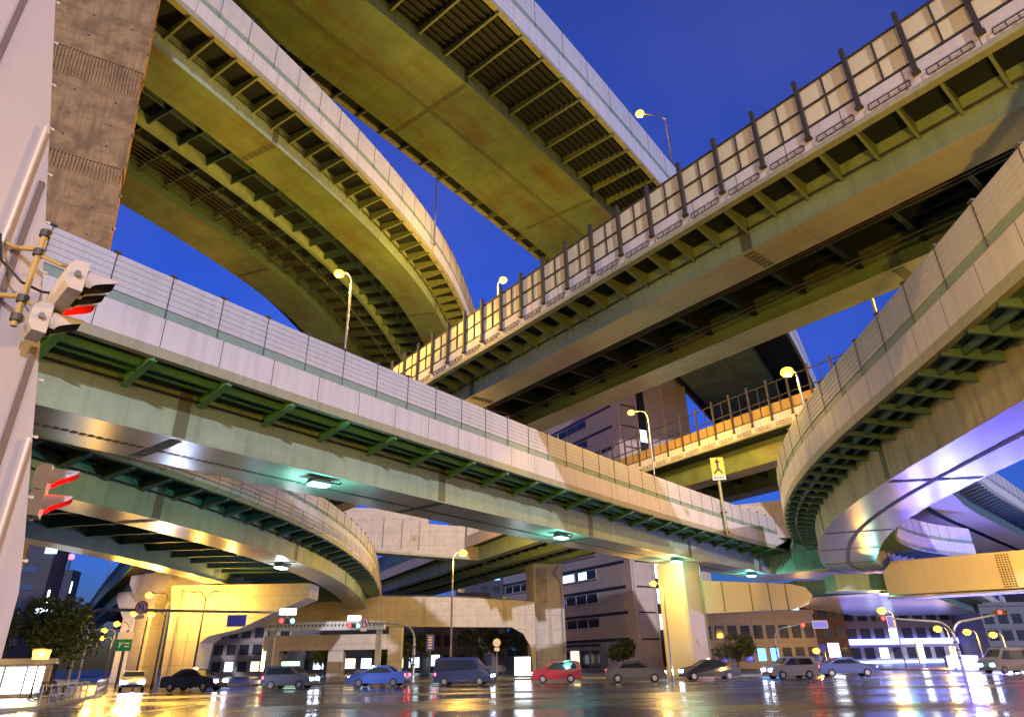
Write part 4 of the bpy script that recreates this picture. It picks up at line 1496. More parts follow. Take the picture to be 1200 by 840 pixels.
G_LAMP = "lit street lamps"
def street_lamp(label, base, head_z, arm=(1, 0), arm_len=1.6, color=SODIUM, watts=None, r=0.07, head=0.55, group=G_LAMP, mat=None, double=False, name="street_lamp"):
    """pole, curved arm, lamp head with glowing bowl. head_z is the height of the bowl above the base"""
    t = thing(name, label, "street lamp", base, 0, group)
    a = Vector((arm[0], arm[1], 0)).normalized()
    mat = mat or M_GREY
    top = head_z + 0.35
    bend = min(0.9, head_z * 0.15)
    b = MB()
    b.tube([(0, 0, 0), (0, 0, top * 0.5), (0, 0, top - bend)], [r * 1.35, r * 1.1, r], 10)
    b.build("pole", mat, t)
    bs = MB()
    bs.tube([(0, 0, 0), (0, 0, 0.5)], r * 1.9, 10)
    bs.build("base_sleeve", mat, t)
    for sg in ((1, -1) if double else (1,)):
        aa = a * sg
        m = MB()
        pts = [(0, 0, top - bend)]
        for i in range(1, 7):
            u = i / 6 * math.pi / 2
            pts.append(tuple(aa * (1 - math.cos(u)) * bend * 0.8 + Vector((0, 0, top - bend + math.sin(u) * bend))))
        pts.append(tuple(aa * arm_len + Vector((0, 0, top - 0.06))))
        m.tube(pts, r * 0.7, 8)
        m.build("arm", mat, t)
        c = aa * (arm_len + head * 0.4) + Vector((0, 0, top - 0.05))
        hd = MB()
        yaw = math.atan2(aa.y, aa.x)
        hd.box((c.x, c.y, c.z + 0.06), (head * 1.15, head * 0.6, 0.14), yaw, taper=0.7)
        ho = hd.build("lamp_head", mat, t)
        ln = MB()
        ln.ball((c.x, c.y, c.z - 0.10), head * 0.60, 14, 8, 0.75)
        ln.build("lamp_bowl", lens(color), ho)
        if watts:
            point_light(t, (c.x, c.y, c.z - 0.85), color, watts, 0.2)
    return t

W_ = LAMP_W
street_lamp("street lamp rising behind the long white deck, glowing against the high curved viaduct", (-11.4, 39.6, 12.5), 14.4, (-1, -0.1), 0.7, watts=W_ * 0.9, head=0.6)
street_lamp("street lamp above the top viaduct parapet against the blue sky, upper right of centre", tuple(PG.pt(84, 11.0 * KG, 1.7 * KG)), 17.6, (-1, -0.2), 3.4, watts=W_ * 0.5, head=1.0, r=0.12, mat=M_DKGREY)
street_lamp("slender street lamp rising behind the parapet of the high curved viaduct", (-7.9, 56.0, 41.0), 13.0, (-1, -0.4), 1.4, watts=W_ * 0.4, head=0.6, mat=M_GREY)
street_lamp("street lamp peeping over the diagonal noise wall beside the high curved viaduct", (-1.2, 49.8, 20), 12.6, (1, 0.2), 0.3, watts=W_ * 1.6, head=0.6)
street_lamp("street lamp on the curved ramp barrier at the right, under the diagonal deck", (20.9, 32.6, 12.2), 9.2, (0.9, -0.4), 1.0, watts=W_ * 0.7, head=0.7, mat=M_RUSTPOST)
street_lamp("bright street lamp on the curved ramp before the see-through fence", (20.7, 43.3, 12.2), 8.3, (-0.2, 0.5), 0.5, watts=W_ * 0.9, head=0.8)
street_lamp("street lamp with long arm in front of the office block, behind the white deck", (14.2, 64.4, 11.8), 13.2, (-1, 0.0), 1.5, watts=W_ * 0.8, head=0.6)
street_lamp("tall slender street lamp in front of the long pinkish beam", (-6.75, 72, 0.1), 12.0, (1, 0), 0.8, watts=W_ * 0.6, head=0.75, r=0.09)
street_lamp("street lamp beside the stair windows of the office block", (12.6, 58.8, 0.0), 7.3, (-1, 0), 0.6, watts=W_ * 0.13, head=0.5)
street_lamp("double headed street lamp in front of the floodlit hammerhead pier", (-26.3, 58.0, 0.1), 7.0, (1, 0), 1.3, watts=W_ * 0.15, double=True, mat=M_DKGREY)
street_lamp("street lamp over the left arm of the floodlit hammerhead pier", (-29.2, 57.6, 0.1), 6.9, (-1, 0), 1.5, watts=W_ * 0.15, mat=M_DKGREY)
for i, (x, y, z, lab) in enumerate(((-37.2, 69.8, 6.4, "street lamp hung low between two lit piers, right of the tree"), (-33.2, 65.5, 6.0, "street lamp beneath the green guide sign"),
                                    (-43.4, 78, 5.9, "street lamp near the third lit pier from the tree"), (-48.8, 85, 5.6, "dimmer street lamp close to the tree crown"), (-53, 92, 5.0, "farthest small street lamp at the tree's edge"))):
    street_lamp(lab, (x, y, 0.1), z, (-1, 0), 1.2, watts=W_ * 0.16, mat=M_DKGREY, head=0.6)
# lamps along the far viaduct
for i, s in enumerate((37, 52, 70, 92)):
    p = PV.pt(s, -1.1, 1.9)
    street_lamp(("nearest and tallest lamp on the far viaduct", "second lamp along the far viaduct, between two others", "third lamp along the far viaduct", "last tiny lamp on the far viaduct above the tree")[i], tuple(p), 8.5, (0.8, 0.5), 0.8, watts=W_ * 0.1, head=0.9)
for i, (x, y, z, lab) in enumerate(((42.0, 80, 5.9, "street lamp above the red signal, under the low ramp"), (53.8, 90, 4.2, "street lamp left of the forked signal mast"), (60.6, 95, 3.9, "street lamp just right of the forked signal mast"),
                                    (64.0, 95, 3.5, "rightmost street lamp of the row behind the forked mast"), (42, 100, 2.0, "low street lamp beside the round blue sign"))):
    street_lamp(lab, (x + 1.2, y, 0.1), z, (-1, 0), 0.9, watts=W_ * 0.14, mat=M_GREY, head=0.8)

# floodlights under the soffits
G_FLOOD = "floodlights fixed under the long white deck"
def floodlight(label, loc, rz=0.72, watts=500, col_=MERCURY):
    t = thing("floodlight", label, "floodlight", loc, rz, G_FLOOD)
    t.scale = (1.45, 1.45, 1.2)
    b = MB()
    b.box((0, 0, -0.14), (0.72, 0.46, 0.20), taper=0.8)
    b.build("housing", M_TEAL, t)
    g = MB()
    g.box((0, 0, -0.27), (0.62, 0.38, 0.06))
    g.build("lamp_glass", lens(col_, 12.0), t)
    c = MB()
    c.tube([(0.36, 0, -0.1), (0.75, 0, -0.1), (0.8, 0.0, -0.02)], 0.03, 6)
    c.build("cable", M_BLACK, t)
    point_light(t, (0, 0, -0.55), col_, watts, 0.2)
def soff(path, s, d):
    p = path.pt(s, d, -0.005)
    return tuple(p)
# placed along the soffit of the white deck
for s, d, lab in ((18.6, -0.55, "teal floodlight under the near left end of the long white deck"), (38.6, -0.6, "teal floodlight under the middle of the long white deck"),
                  (55.6, -0.7, "teal floodlight left of the bright yellow pier, under the white deck"), (71.5, -0.9, "teal floodlight right of the bright yellow pier, under the white deck")):
    floodlight(lab, soff(PA, s, d), 0.8, 240)
floodlight("small teal floodlight under the junction of ramp and white deck", (37.0, 69.0, 7.45), 0.2, 110)
floodlight("white floodlight under the low curved deck, above the left signal mast", soff(PB, 33.5, -1.2), 1.4, 160, WHITE)

# lamps of the same street that stand behind and beside the camera
for x, y, h, f in ((-14, -9, 9.5, 0.45), (10, 6, 9.5, 0.6), (-24, 5, 9.5, 0.5), (27, -4, 9.5, 0.5), (-2, -22, 10, 0.6), (43, 47, 8.0, 1.3), (-7.6, 0.4, 5.4, 0.05)):
    street_lamp("roadside street lamp standing by the crossing", (x, y, 0), h, (0.5, 0.6), 1.6, watts=W_ * f, group="roadside lamps outside the frame")

# ------------------------------------------------------------------ signals and signs on masts
def text_mesh(body, size, mat, parent, loc, rot, name="lettering", align='CENTER'):
    cu = bpy.data.curves.new(name, 'FONT')
    cu.body = body
    cu.size = size
    cu.align_x = align
    cu.align_y = 'CENTER'
    cu.extrude = 0.004
    tmp = bpy.data.objects.new(name, cu)
    col.objects.link(tmp)
    dg = bpy.context.evaluated_depsgraph_get()
    me = bpy.data.meshes.new_from_object(tmp.evaluated_get(dg))
    bpy.data.objects.remove(tmp)
    me.name = name
    me.materials.clear()
    me.materials.append(mat)
    o = bpy.data.objects.new(name, me)
    col.objects.link(o)
    o.parent = parent
    o.location = loc
    o.rotation_euler = rot
    return o

M_WHITESIGN = emit("white_backlit_sign", (0.75, 0.92, 1.0), 5.0)
M_BLUE = plain("sign_blue", (0.03, 0.05, 0.45), 0.4, var=0.05)
M_PURPLE = plain("sign_violet_blue", (0.10, 0.09, 0.62), 0.4, var=0.05)
M_SIGNRED = plain("sign_red", (0.45, 0.02, 0.05), 0.4, var=0.05)
M_SIGNWHITE = plain("sign_white", (0.75, 0.75, 0.75), 0.4, var=0.05)
M_YEL = plain("sign_yellow", (0.80, 0.62, 0.02), 0.45, var=0.08)
M_SGREEN = plain("sign_green", (0.0, 0.22, 0.10), 0.4, var=0.05)

def mast(name, label, base, h, tip, r=0.13, cat="signal mast", second=None):
    """pole that curves over into a long horizontal arm reaching to tip (local)"""
    t = thing(name, label, cat, base)
    b = MB()
    b.tube([(0, 0, 0), (0, 0, h * 0.5), (0, 0, h - 1.3)], [r * 1.3, r * 1.15, r], 12)
    b.build("pole", M_GREY, t)
    for tp in ([tip] + ([second] if second else [])):
        m = MB()
        d = Vector((tp[0], tp[1], 0)).normalized()
        pts = []
        for i in range(8):
            u = i / 7 * math.pi / 2
            pts.append(tuple(d * (1 - math.cos(u)) * 1.3 + Vector((0, 0, h - 1.3 + math.sin(u) * 1.3))))
        pts.append(tuple(tp))
        m.tube(pts, [r * 0.95] * 8 + [r * 0.55], 10)
        m.build("arm", M_GREY, t)
    for z in (h * 0.3, h * 0.45, h * 0.6):
        c = MB()
        c.tube([(0, 0, z - 0.06), (0, 0, z + 0.06)], r * 1.6, 10)
        c.build("clamp", M_DKGREY, t)
    return t

mast("signal_mast", "long curved signal mast at the left reaching from the tree over the street", (-31.4, 50, 0.13), 5.4, (15.0, 0.6, 5.0))
mast("signal_mast", "slender pale curved signal mast right of the portal frame", (-9.05, 62, 0.1), 4.7, (-5.2, 0.2, 4.95), 0.10)
mast("signal_mast", "dark forked signal mast with two arms at the right", (38.3, 62, 0), 4.2, (-4.9, 0, 4.5), 0.12, second=(4.8, 0.2, 4.75))

def round_sign(label, loc, r=0.42):
    t = thing("round_sign", label, "road sign", loc)
    b = MB()
    b.tube([(0, 0, 0), (0, 0.03, 0)], r, 24)
    b.build("rim", M_SIGNRED, t)
    b = MB()
    b.tube([(0, -0.012, 0), (0, 0.0, 0)], r * 0.80, 24)
    b.build("face", plain("sign_face_lilac", (0.62, 0.60, 0.80), 0.4, var=0.05), t)
    b = MB()
    pts = [(-0.14, -0.02, -0.22), (-0.14, -0.02, 0.06)] + [(-0.0 - 0.14 * math.cos(k * math.pi / 6), -0.02, 0.06 + 0.14 * math.sin(k * math.pi / 6)) for k in range(1, 7)] + [(0.14, -0.02, -0.06)]
    for p, q in zip(pts, pts[1:]):
        b.bar(p, q, 0.07, 0.012, up=(0, 1, 0))
    b.face([(0.03, -0.022, -0.05), (0.14, -0.022, -0.2), (0.25, -0.022, -0.05)])
    b.build("turn_arrow", M_BLUE, t)
    b = MB()
    b.bar((-0.28, -0.028, 0.28), (0.28, -0.028, -0.28), 0.07, 0.012, up=(0, 1, 0))
    b.build("red_bar", M_SIGNRED, t)
    b = MB()
    b.box((0, 0.01, -r - 0.18), (r * 1.3, 0.03, 0.26))
    b.build("plate", M_SIGNWHITE, t)
    return t

round_sign("round red rimmed no U-turn sign hanging on the left signal mast arm", (-27.2, 49.9, 5.62), 0.46)
round_sign("round red rimmed sign beside the signal on the slender pale mast", (-13.55, 61.8, 5.0), 0.42)

# signals over the road, seen face on
def road_signal(label, loc, rz, lit, board=True, group=None):
    t = signal_head("traffic_signal", label, loc, rz, lit, hooded=True, housing=M_DKGREY)
    if board:
        b = MB()
        b.box((0.02, 0, 0.62), (0.14, 1.15, 0.40))
        b.build("name_board", M_WHITESIGN, t)
        b = MB()
        b.box((0.0, 0, 0.34), (0.06, 0.08, 0.25))
        b.build("board_bracket", M_GREY, t)
    return t

road_signal("traffic signal with white lit board on the tip of the long left mast", (-16.6, 50.2, 4.55), R(-72), {2: RED, 0: emit("blue_green_lens", (0.1, 0.75, 1.0), 8)})
road_signal("traffic signal with red light and white lit board, on the slender pale mast", (-14.5, 62, 4.75), R(-77), {2: RED, 0: emit("blue_green_lens", (0.1, 0.75, 1.0), 8)})
ts = road_signal("teal green traffic signal under a long white lit board, left of the tree", (-40.5, 60, 5.45), R(-56), {0: emit("blue_green_lens2", (0.05, 0.9, 1.0), 10)}, board=False)
b = MB()
b.box((0.02, 0.0, 0.75), (0.16, 2.3, 0.52))
b.build("name_board", M_WHITESIGN, ts)
mast("signal_mast", "thin mast carrying the teal signal and long white board beside the tree", (-37.0, 60.4, 0.1), 5.3, (-3.6, -0.3, 5.4), 0.07)
road_signal("glowing red signal at the tip of the forked mast's right arm", (42.9, 61.9, 4.85), R(-120), {1: FARRED}, False)
road_signal("red signal at the left arm of the forked mast", (34.6, 66, 4.75), R(-112), {1: FARRED}, False)
road_signal("red signal beside the violet plate under the ramp junction", (30.6, 74, 4.6), R(-108), {2: FARRED}, False)
mast("signal_mast", "thin curved mast at the right holding the red signal with the violet plate", (27.0, 74.2, 0), 4.4, (3.3, 0, 4.75), 0.07)

def plate(name, label, loc, w_, h_, mat, lines=(), cat="road sign", edge=None, rz=0.0, lsize=0.3, lmat=None, backbar=True):
    t = thing(name, label, cat, loc, rz)
    b = MB()
    b.box((0, 0, 0), (w_, 0.05, h_))
    b.build("board", mat, t)
    if edge:
        b = MB()
        for sx, sz, ww, hh in ((0, h_ / 2 - 0.03, w_ - 0.04, 0.04), (0, -h_ / 2 + 0.03, w_ - 0.04, 0.04), (w_ / 2 - 0.03, 0, 0.04, h_ - 0.1), (-w_ / 2 + 0.03, 0, 0.04, h_ - 0.1)):
            b.box((sx, -0.03, sz), (ww, 0.012, hh))
        b.build("border", edge, t)
    for i, (tx, z, sz) in enumerate(lines):
        text_mesh(tx, sz, lmat or M_SIGNWHITE, t, (0, -0.035, z), (math.pi / 2, 0, 0))
    if backbar:
        b = MB()
        b.box((0, 0.06, h_ * 0.3), (w_ * 0.8, 0.05, 0.06))
        b.box((0, 0.06, -h_ * 0.3), (w_ * 0.8, 0.05, 0.06))
        b.build("back_rail", M_GREY, t)
    return t

plate("guide_plate", "violet blue street name plate hanging below the left mast arm", (-20.2, 50.1, 4.62), 1.4, 0.82, M_PURPLE, edge=M_SIGNWHITE)
plate("guide_plate", "small violet plate beside the red signal under the ramp junction", (31.9, 73.8, 4.62), 1.6, 0.75, M_PURPLE, edge=M_SIGNWHITE)
plate("guide_plate", "upright lilac sign plate at the left end of the forked mast arm", (33.0, 61.9, 4.25), 0.6, 1.0, M_PURPLE, edge=M_SIGNWHITE)
tg = thing("guide_sign", "green and white road guide sign on a post between the lit piers", "road sign", (-34.6, 62, 0.1))
b = MB(); b.tube([(0, 0, 0), (0, 0, 4.6)], 0.08, 8); b.build("post", M_DKGREY, tg)
b = MB(); b.box((0, -0.11, 3.4), (1.35, 0.05, 0.95)); b.build("green_board", M_SGREEN, tg)
b = MB(); b.box((0, -0.11, 4.18), (1.35, 0.05, 0.55)); b.build("white_board", M_SIGNWHITE, tg)
b = MB()
b.bar((-0.35, -0.145, 3.2), (-0.35, -0.145, 3.65), 0.07, 0.01, up=(0, 1, 0))
b.bar((-0.35, -0.145, 3.4), (0.0, -0.145, 3.65), 0.07, 0.01, up=(0, 1, 0))
b.bar((0.1, -0.145, 3.3), (0.5, -0.145, 3.3), 0.09, 0.01, up=(0, 1, 0))
b.bar((0.1, -0.145, 3.55), (0.5, -0.145, 3.55), 0.09, 0.01, up=(0, 1, 0))
b.build("arrow_marks", M_SIGNWHITE, tg)
ts2 = thing("tall_sign", "upright violet sign on a thin post in front of the low brown building", "road sign", (-9.6, 78, 0.1))
b = MB(); b.tube([(0, 0, 0), (0, 0, 4.4)], 0.07, 8); b.build("post", M_GREY, ts2)
b = MB(); b.box((0, -0.1, 3.6), (0.85, 0.08, 1.6)); b.build("board", M_PURPLE, ts2)
b = MB()
for k in range(5):
    b.box((0, -0.15, 3.05 + k * 0.27), (0.42, 0.012, 0.12))
b.build("character_marks", M_SIGNWHITE, ts2)
tr_ = thing("round_pole_sign", "small round white sign on a thin post left of the central pier", "road sign", (-2.2, 76, 0.1))
b = MB(); b.tube([(0, 0, 0), (0, 0, 3.6)], 0.05, 8); b.build("post", M_GREY, tr_)
b = MB(); b.tube([(0, -0.08, 3.4), (0, -0.05, 3.4)], 0.42, 20); b.build("disc", M_SIGNWHITE, tr_)
b = MB(); b.box((0, -0.06, 2.75), (0.55, 0.03, 0.35)); b.build("plate", M_SIGNWHITE, tr_)
tr_ = thing("round_pole_sign", "round blue sign on a thin post under the ramp, right of the yellow pier", "road sign", (36.0, 84, 0.1))
b = MB(); b.tube([(0, 0, 0), (0, 0, 2.6)], 0.05, 8); b.build("post", M_GREY, tr_)
b = MB(); b.tube([(0, -0.08, 2.4), (0, -0.05, 2.4)], 0.45, 20); b.build("disc", M_BLUE, tr_)

# yellow warning sign on the white deck
pY = PA.pt(60.0, 2.5 * K + 0.25, 0)
ty = thing("warning_sign", "yellow warning sign with black merge arrow, on a post outside the white deck", "road sign", tuple(pY), -0.15)
ty.scale = (0.8, 0.8, 0.9)
b = MB(); b.tube([(0, 0, 2.3), (0, 0, 8.2)], 0.16, 10); b.build("post", M_EDGE, ty)
b = MB()
for z in (2.6, 4.6):
    b.box((0, 0.16, z), (0.7, 0.5, 0.12))
for k in range(9):
    b.bar((-0.28, 0, 2.6 + k * 0.25), (0.28, 0, 2.85 + k * 0.25), 0.05)
b.build("mounting_frame", M_RUSTPOST, ty)
b = MB(); b.box((0.05, -0.2, 9.35), (1.5, 0.06, 1.9)); b.build("yellow_board", M_YEL, ty)
b = MB(); b.box((0.05, -0.2, 8.15), (1.5, 0.06, 0.48)); b.build("white_plate", M_SIGNWHITE, ty)
b = MB()
b.bar((0.05, -0.24, 8.85), (0.05, -0.24, 9.85), 0.26, 0.012, up=(0, 1, 0))
b.face([(-0.28, -0.246, 9.75), (0.38, -0.246, 9.75), (0.05, -0.246, 10.2)])
b.bar((-0.42, -0.244, 8.58), (0.02, -0.244, 9.1), 0.2, 0.012, up=(0, 1, 0))
b.bar((0.52, -0.244, 8.58), (0.08, -0.244, 9.1), 0.2, 0.012, up=(0, 1, 0))
b.build("merge_arrow", M_BLACK, ty)
b = MB()
for k in range(4):
    b.box((-0.42 + k * 0.31, -0.24, 8.15), (0.22, 0.012, 0.24))
b.build("character_marks", M_BLUE, ty)

# pale beam with a row of bolts behind the left signals
t = thing("slim_beam", "slim lilac grey steel beam with a row of bolts behind the two left signals", "beam", (-18, 66, 4.95), 0.02)
b = MB(); b.box((0, 0, 0), (11, 0.8, 0.75)); b.build("beam", M_PANEL, t)
b = MB()
for k in range(30):
    b.box((-5.2 + k * 0.36, -0.42, 0.05), (0.16, 0.04, 0.2))
b.build("bolt_row", M_BOLT, t)
for x in (-5.0, 5.0):
    b = MB(); b.box((x, 0.1, -2.65), (0.5, 0.5, 4.55)); b.build("column", M_CONCP, t)

# ------------------------------------------------------------------ street edge objects
def lit_sign(name, label, loc, w_, h_, d_=0.3, rz=0.0, mat=None, post=0.0):
    t = thing(name, label, "lit sign", loc, rz)
    b = MB(); b.box((0, 0, post + h_ / 2), (w_, d_, h_)); b.build("light_box", mat or M_WHITESIGN, t)
    b = MB()
    for sx in (-1, 1):
        b.box((sx * (w_ / 2 + 0.03), 0, post + h_ / 2), (0.06, d_ + 0.04, h_ + 0.1))
    b.box((0, 0, post + h_ + 0.04), (w_ + 0.12, d_ + 0.04, 0.07))
    b.box((0, 0, post / 2), (w_ * 0.5, d_ * 0.8, max(post, 0.05)))
    b.build("frame", M_GREY, t)
    return t

WHITE_HOT = emit("white_lit_box", (0.85, 0.93, 1.0), 4.0)
lit_sign("lit_box_sign", "glowing white box sign at the kerb left of the central pier", (0.5, 74, 0.13), 1.6, 1.7, mat=WHITE_HOT, post=0.2)
lit_sign("lit_box_sign", "tall leaning white lit sign at the kerb under the ramp junction", (29.3, 66, 0.0), 1.0, 2.5, mat=WHITE_HOT, post=0.15)
lit_sign("lit_cross_sign", "white cross shaped lit sign behind the road at the right", (48, 85, 0.1), 0.7, 2.0, mat=WHITE_HOT, post=0.6)
lit_sign("lit_box_sign", "green white lit shop sign seen beneath the low curved deck", (-30.6, 96, 0.1), 2.6, 1.1, mat=emit("green_white_sign", (0.55, 1.0, 0.7), 5), post=0.9)
lit_sign("lit_box_sign", "tall yellow white lit shop sign beneath the low curved deck", (-32.6, 92, 0.1), 0.9, 2.6, mat=emit("yellow_white_sign", (1.0, 0.85, 0.4), 6), post=1.0)

BLUE_FILL = emit("blue_fill_panel", (0.16, 0.18, 1.0), 9.0)  # added glowing panels, there to throw blue on the ramp soffit
for i, (x, y, lab) in enumerate(((45.5, 73.5, "added blue fill panel by the kerb at the right, first from the yellow crossbeam column"), (50.0, 74.5, "added blue fill panel second along the right kerb"),
                                 (54.5, 75.8, "added blue fill panel third along the right kerb"), (59.0, 77.0, "added blue fill panel fourth along the right kerb"), (63.5, 78.2, "added blue fill panel last along the right kerb"))):
    kp = lit_sign("added_fill_panel", lab, (x, y, 0.1), 3.9, 1.0, mat=BLUE_FILL, post=0.25, rz=0.25)
    point_light(kp, (0, -0.6, 1.0), (0.16, 0.15, 1.0), 3600, 0.4)  # extra blue light added in front of each panel

# kiosk by the tree
t = thing("kiosk", "small kiosk with bright white windows and flat pale roof, left of the signal mast", "kiosk", (-31.0, 44.6, 0.13), 0.5)
t.scale = (0.74, 0.74, 0.8)
b = MB(); b.box((0, 0, 1.15), (4.2, 2.2, 2.3)); b.build("wall", M_CONC, t)
b = MB(); b.box((0, 0, 2.42), (4.9, 2.9, 0.22)); b.box((0.3, 0, 2.62), (4.2, 2.2, 0.18)); b.build("roof", M_SIGWHITE, t)
for x, ww in ((-1.5, 0.75), (-0.25, 1.35), (1.15, 1.15)):
    b = MB(); b.box((x, -1.11, 1.2), (ww, 0.06, 1.8)); b.build("lit_window", WHITE_HOT, t)
for x in (-2.0, -1.02, 0.5, 1.85):
    b = MB(); b.box((x, -1.13, 1.2), (0.10, 0.10, 2.1)); b.build("mullion", M_GREY, t)
b = MB(); b.box((1.15, -1.8, 0.12), (1.0, 0.5, 0.24)); b.build("step", M_CONC, t)
t = thing("street_lantern", "short street lantern with glowing square head in front of the kiosk", "street lamp", (-28.4, 42.2, 0.13))
b = MB(); b.tube([(0, 0, 0), (0, 0, 2.0)], [0.06, 0.04], 8); b.build("pole", M_DKGREY, t)
b = MB(); b.box((0, 0, 2.33), (0.62, 0.5, 0.5), taper=1.15); b.build("lamp_shade", lens(SODIUM, 6), t)
b = MB(); b.box((0, 0, 2.63), (0.8, 0.66, 0.08)); b.build("cap", M_DKGREY, t)
point_light(t, (0.1, -0.5, 2.3), SODIUM, W_ * 0.05, 0.2)

G_GUARD = "pedestrian guard rails along the left kerb"
def guard(label, a, c):
    a, c = Vector((*a, 0.13)), Vector((*c, 0.13))
    t = thing("guard_rail", label, "guard rail", tuple(a), 0, G_GUARD)
    d = c - a
    n = max(2, int(d.length / 1.5))
    for i in range(n + 1):
        b = MB(); p = d * (i / n); b.tube([tuple(p), tuple(p + Vector((0, 0, 0.85)))], 0.04, 8); b.build("post", M_GREY, t)
    b = MB()
    for h in (0.35, 0.8):
        b.tube([(0, 0, h), tuple(d + Vector((0, 0, h)))], 0.028, 8)
    b.build("rail", M_GREY, t)
guard("guard rail in front of the kiosk at the left kerb, near stretch", (-22.7, 34.5), (-26.0, 43.6))
guard("guard rail along the left kerb beyond the signal mast", (-26.5, 45.4), (-32.2, 56.5))
guard("guard rail in front of the hammerhead pier", (-25.5, 68.2), (-13, 68.2))

# parked bicycles behind the rail
def bicycle_proto(label, loc, rz):
    t = thing("bicycle", label, "bicycle", loc, rz, "bicycles parked behind the guard rail")
    for x in (-0.52, 0.52):
        b = MB()
        pts = [(x + 0.33 * math.cos(a), 0, 0.34 + 0.33 * math.sin(a)) for a in np.linspace(0, 2 * math.pi, 19)]
        b.tube(pts, 0.02, 6, cap=False)
        w__ = b.build("wheel", M_RUBBER, t)
        b = MB()
        for k in range(8):
            a = k * math.pi / 4
            b.bar((x, 0, 0.34), (x + 0.32 * math.cos(a), 0, 0.34 + 0.32 * math.sin(a)), 0.008)
        b.build("spokes", M_GREY, w__)
    b = MB()
    for p, q in (((-0.52, 0, 0.34), (-0.1, 0, 0.3)), ((-0.1, 0, 0.3), (-0.22, 0, 0.82)), ((-0.1, 0, 0.3), (0.38, 0, 0.78)), ((-0.18, 0, 0.68), (0.36, 0, 0.86)), ((0.36, 0, 0.92), (0.52, 0, 0.34)), ((-0.2, 0, 0.72), (-0.52, 0, 0.34))):
        b.tube([p, q], 0.022, 6)
    b.build("frame", M_DKGREY, t)
    b = MB(); b.tube([(0.30, -0.26, 1.0), (0.38, -0.1, 0.98), (0.38, 0.1, 0.98), (0.30, 0.26, 1.0)], 0.016, 6); b.tube([(0.36, 0, 0.9), (0.38, 0, 0.98)], 0.02, 6); b.build("handlebar", M_GREY, t)
    b = MB(); b.box((-0.24, 0, 0.87), (0.26, 0.15, 0.06)); b.build("saddle", M_BLACK, t)
    b = MB(); b.box((0.62, 0, 0.82), (0.26, 0.34, 0.24), taper=1.15); b.build("basket", M_GREY, t)
    return t
bk = bicycle_proto("parked bicycle nearest the left edge of the picture", (-25.2, 38.6, 0.13), 0.3)
for i, (x, y, rz, lab) in enumerate(((-26.0, 40.2, 0.45, "second parked bicycle from the left edge, by the rail"), (-26.9, 41.3, 0.2, "parked bicycle in front of the lantern"), (-27.3, 43.0, 0.5, "parked bicycle just left of the signal mast foot"))):
    c = copy_tree(bk)
    c.location = (x, y, 0.13)
    c.rotation_euler = (0, 0, rz)
    c["label"] = lab

# ------------------------------------------------------------------ cars at rest where the head and tail lamps draw their lines
HEAD_L = emit("headlamp_lit", (0.66, 0.74, 1.0), 34.0)
TAIL_L = emit("tail_lamp_lit", (1.0, 0.03, 0.05), 14.0)
M_TURN = emit("turn_lamp_lit", (1.0, 0.45, 0.05), 6.0)

def car_paint(name, c):
    if name in MATS:
        return MATS[name]
    m, t, b = newmat(name)
    b.inputs['Base Color'].default_value = (*c, 1)
    b.inputs['Roughness'].default_value = 0.28
    b.inputs['Coat Weight'].default_value = 0.8
    b.inputs['Coat Roughness'].default_value = 0.05
    MATS[name] = m
    return m

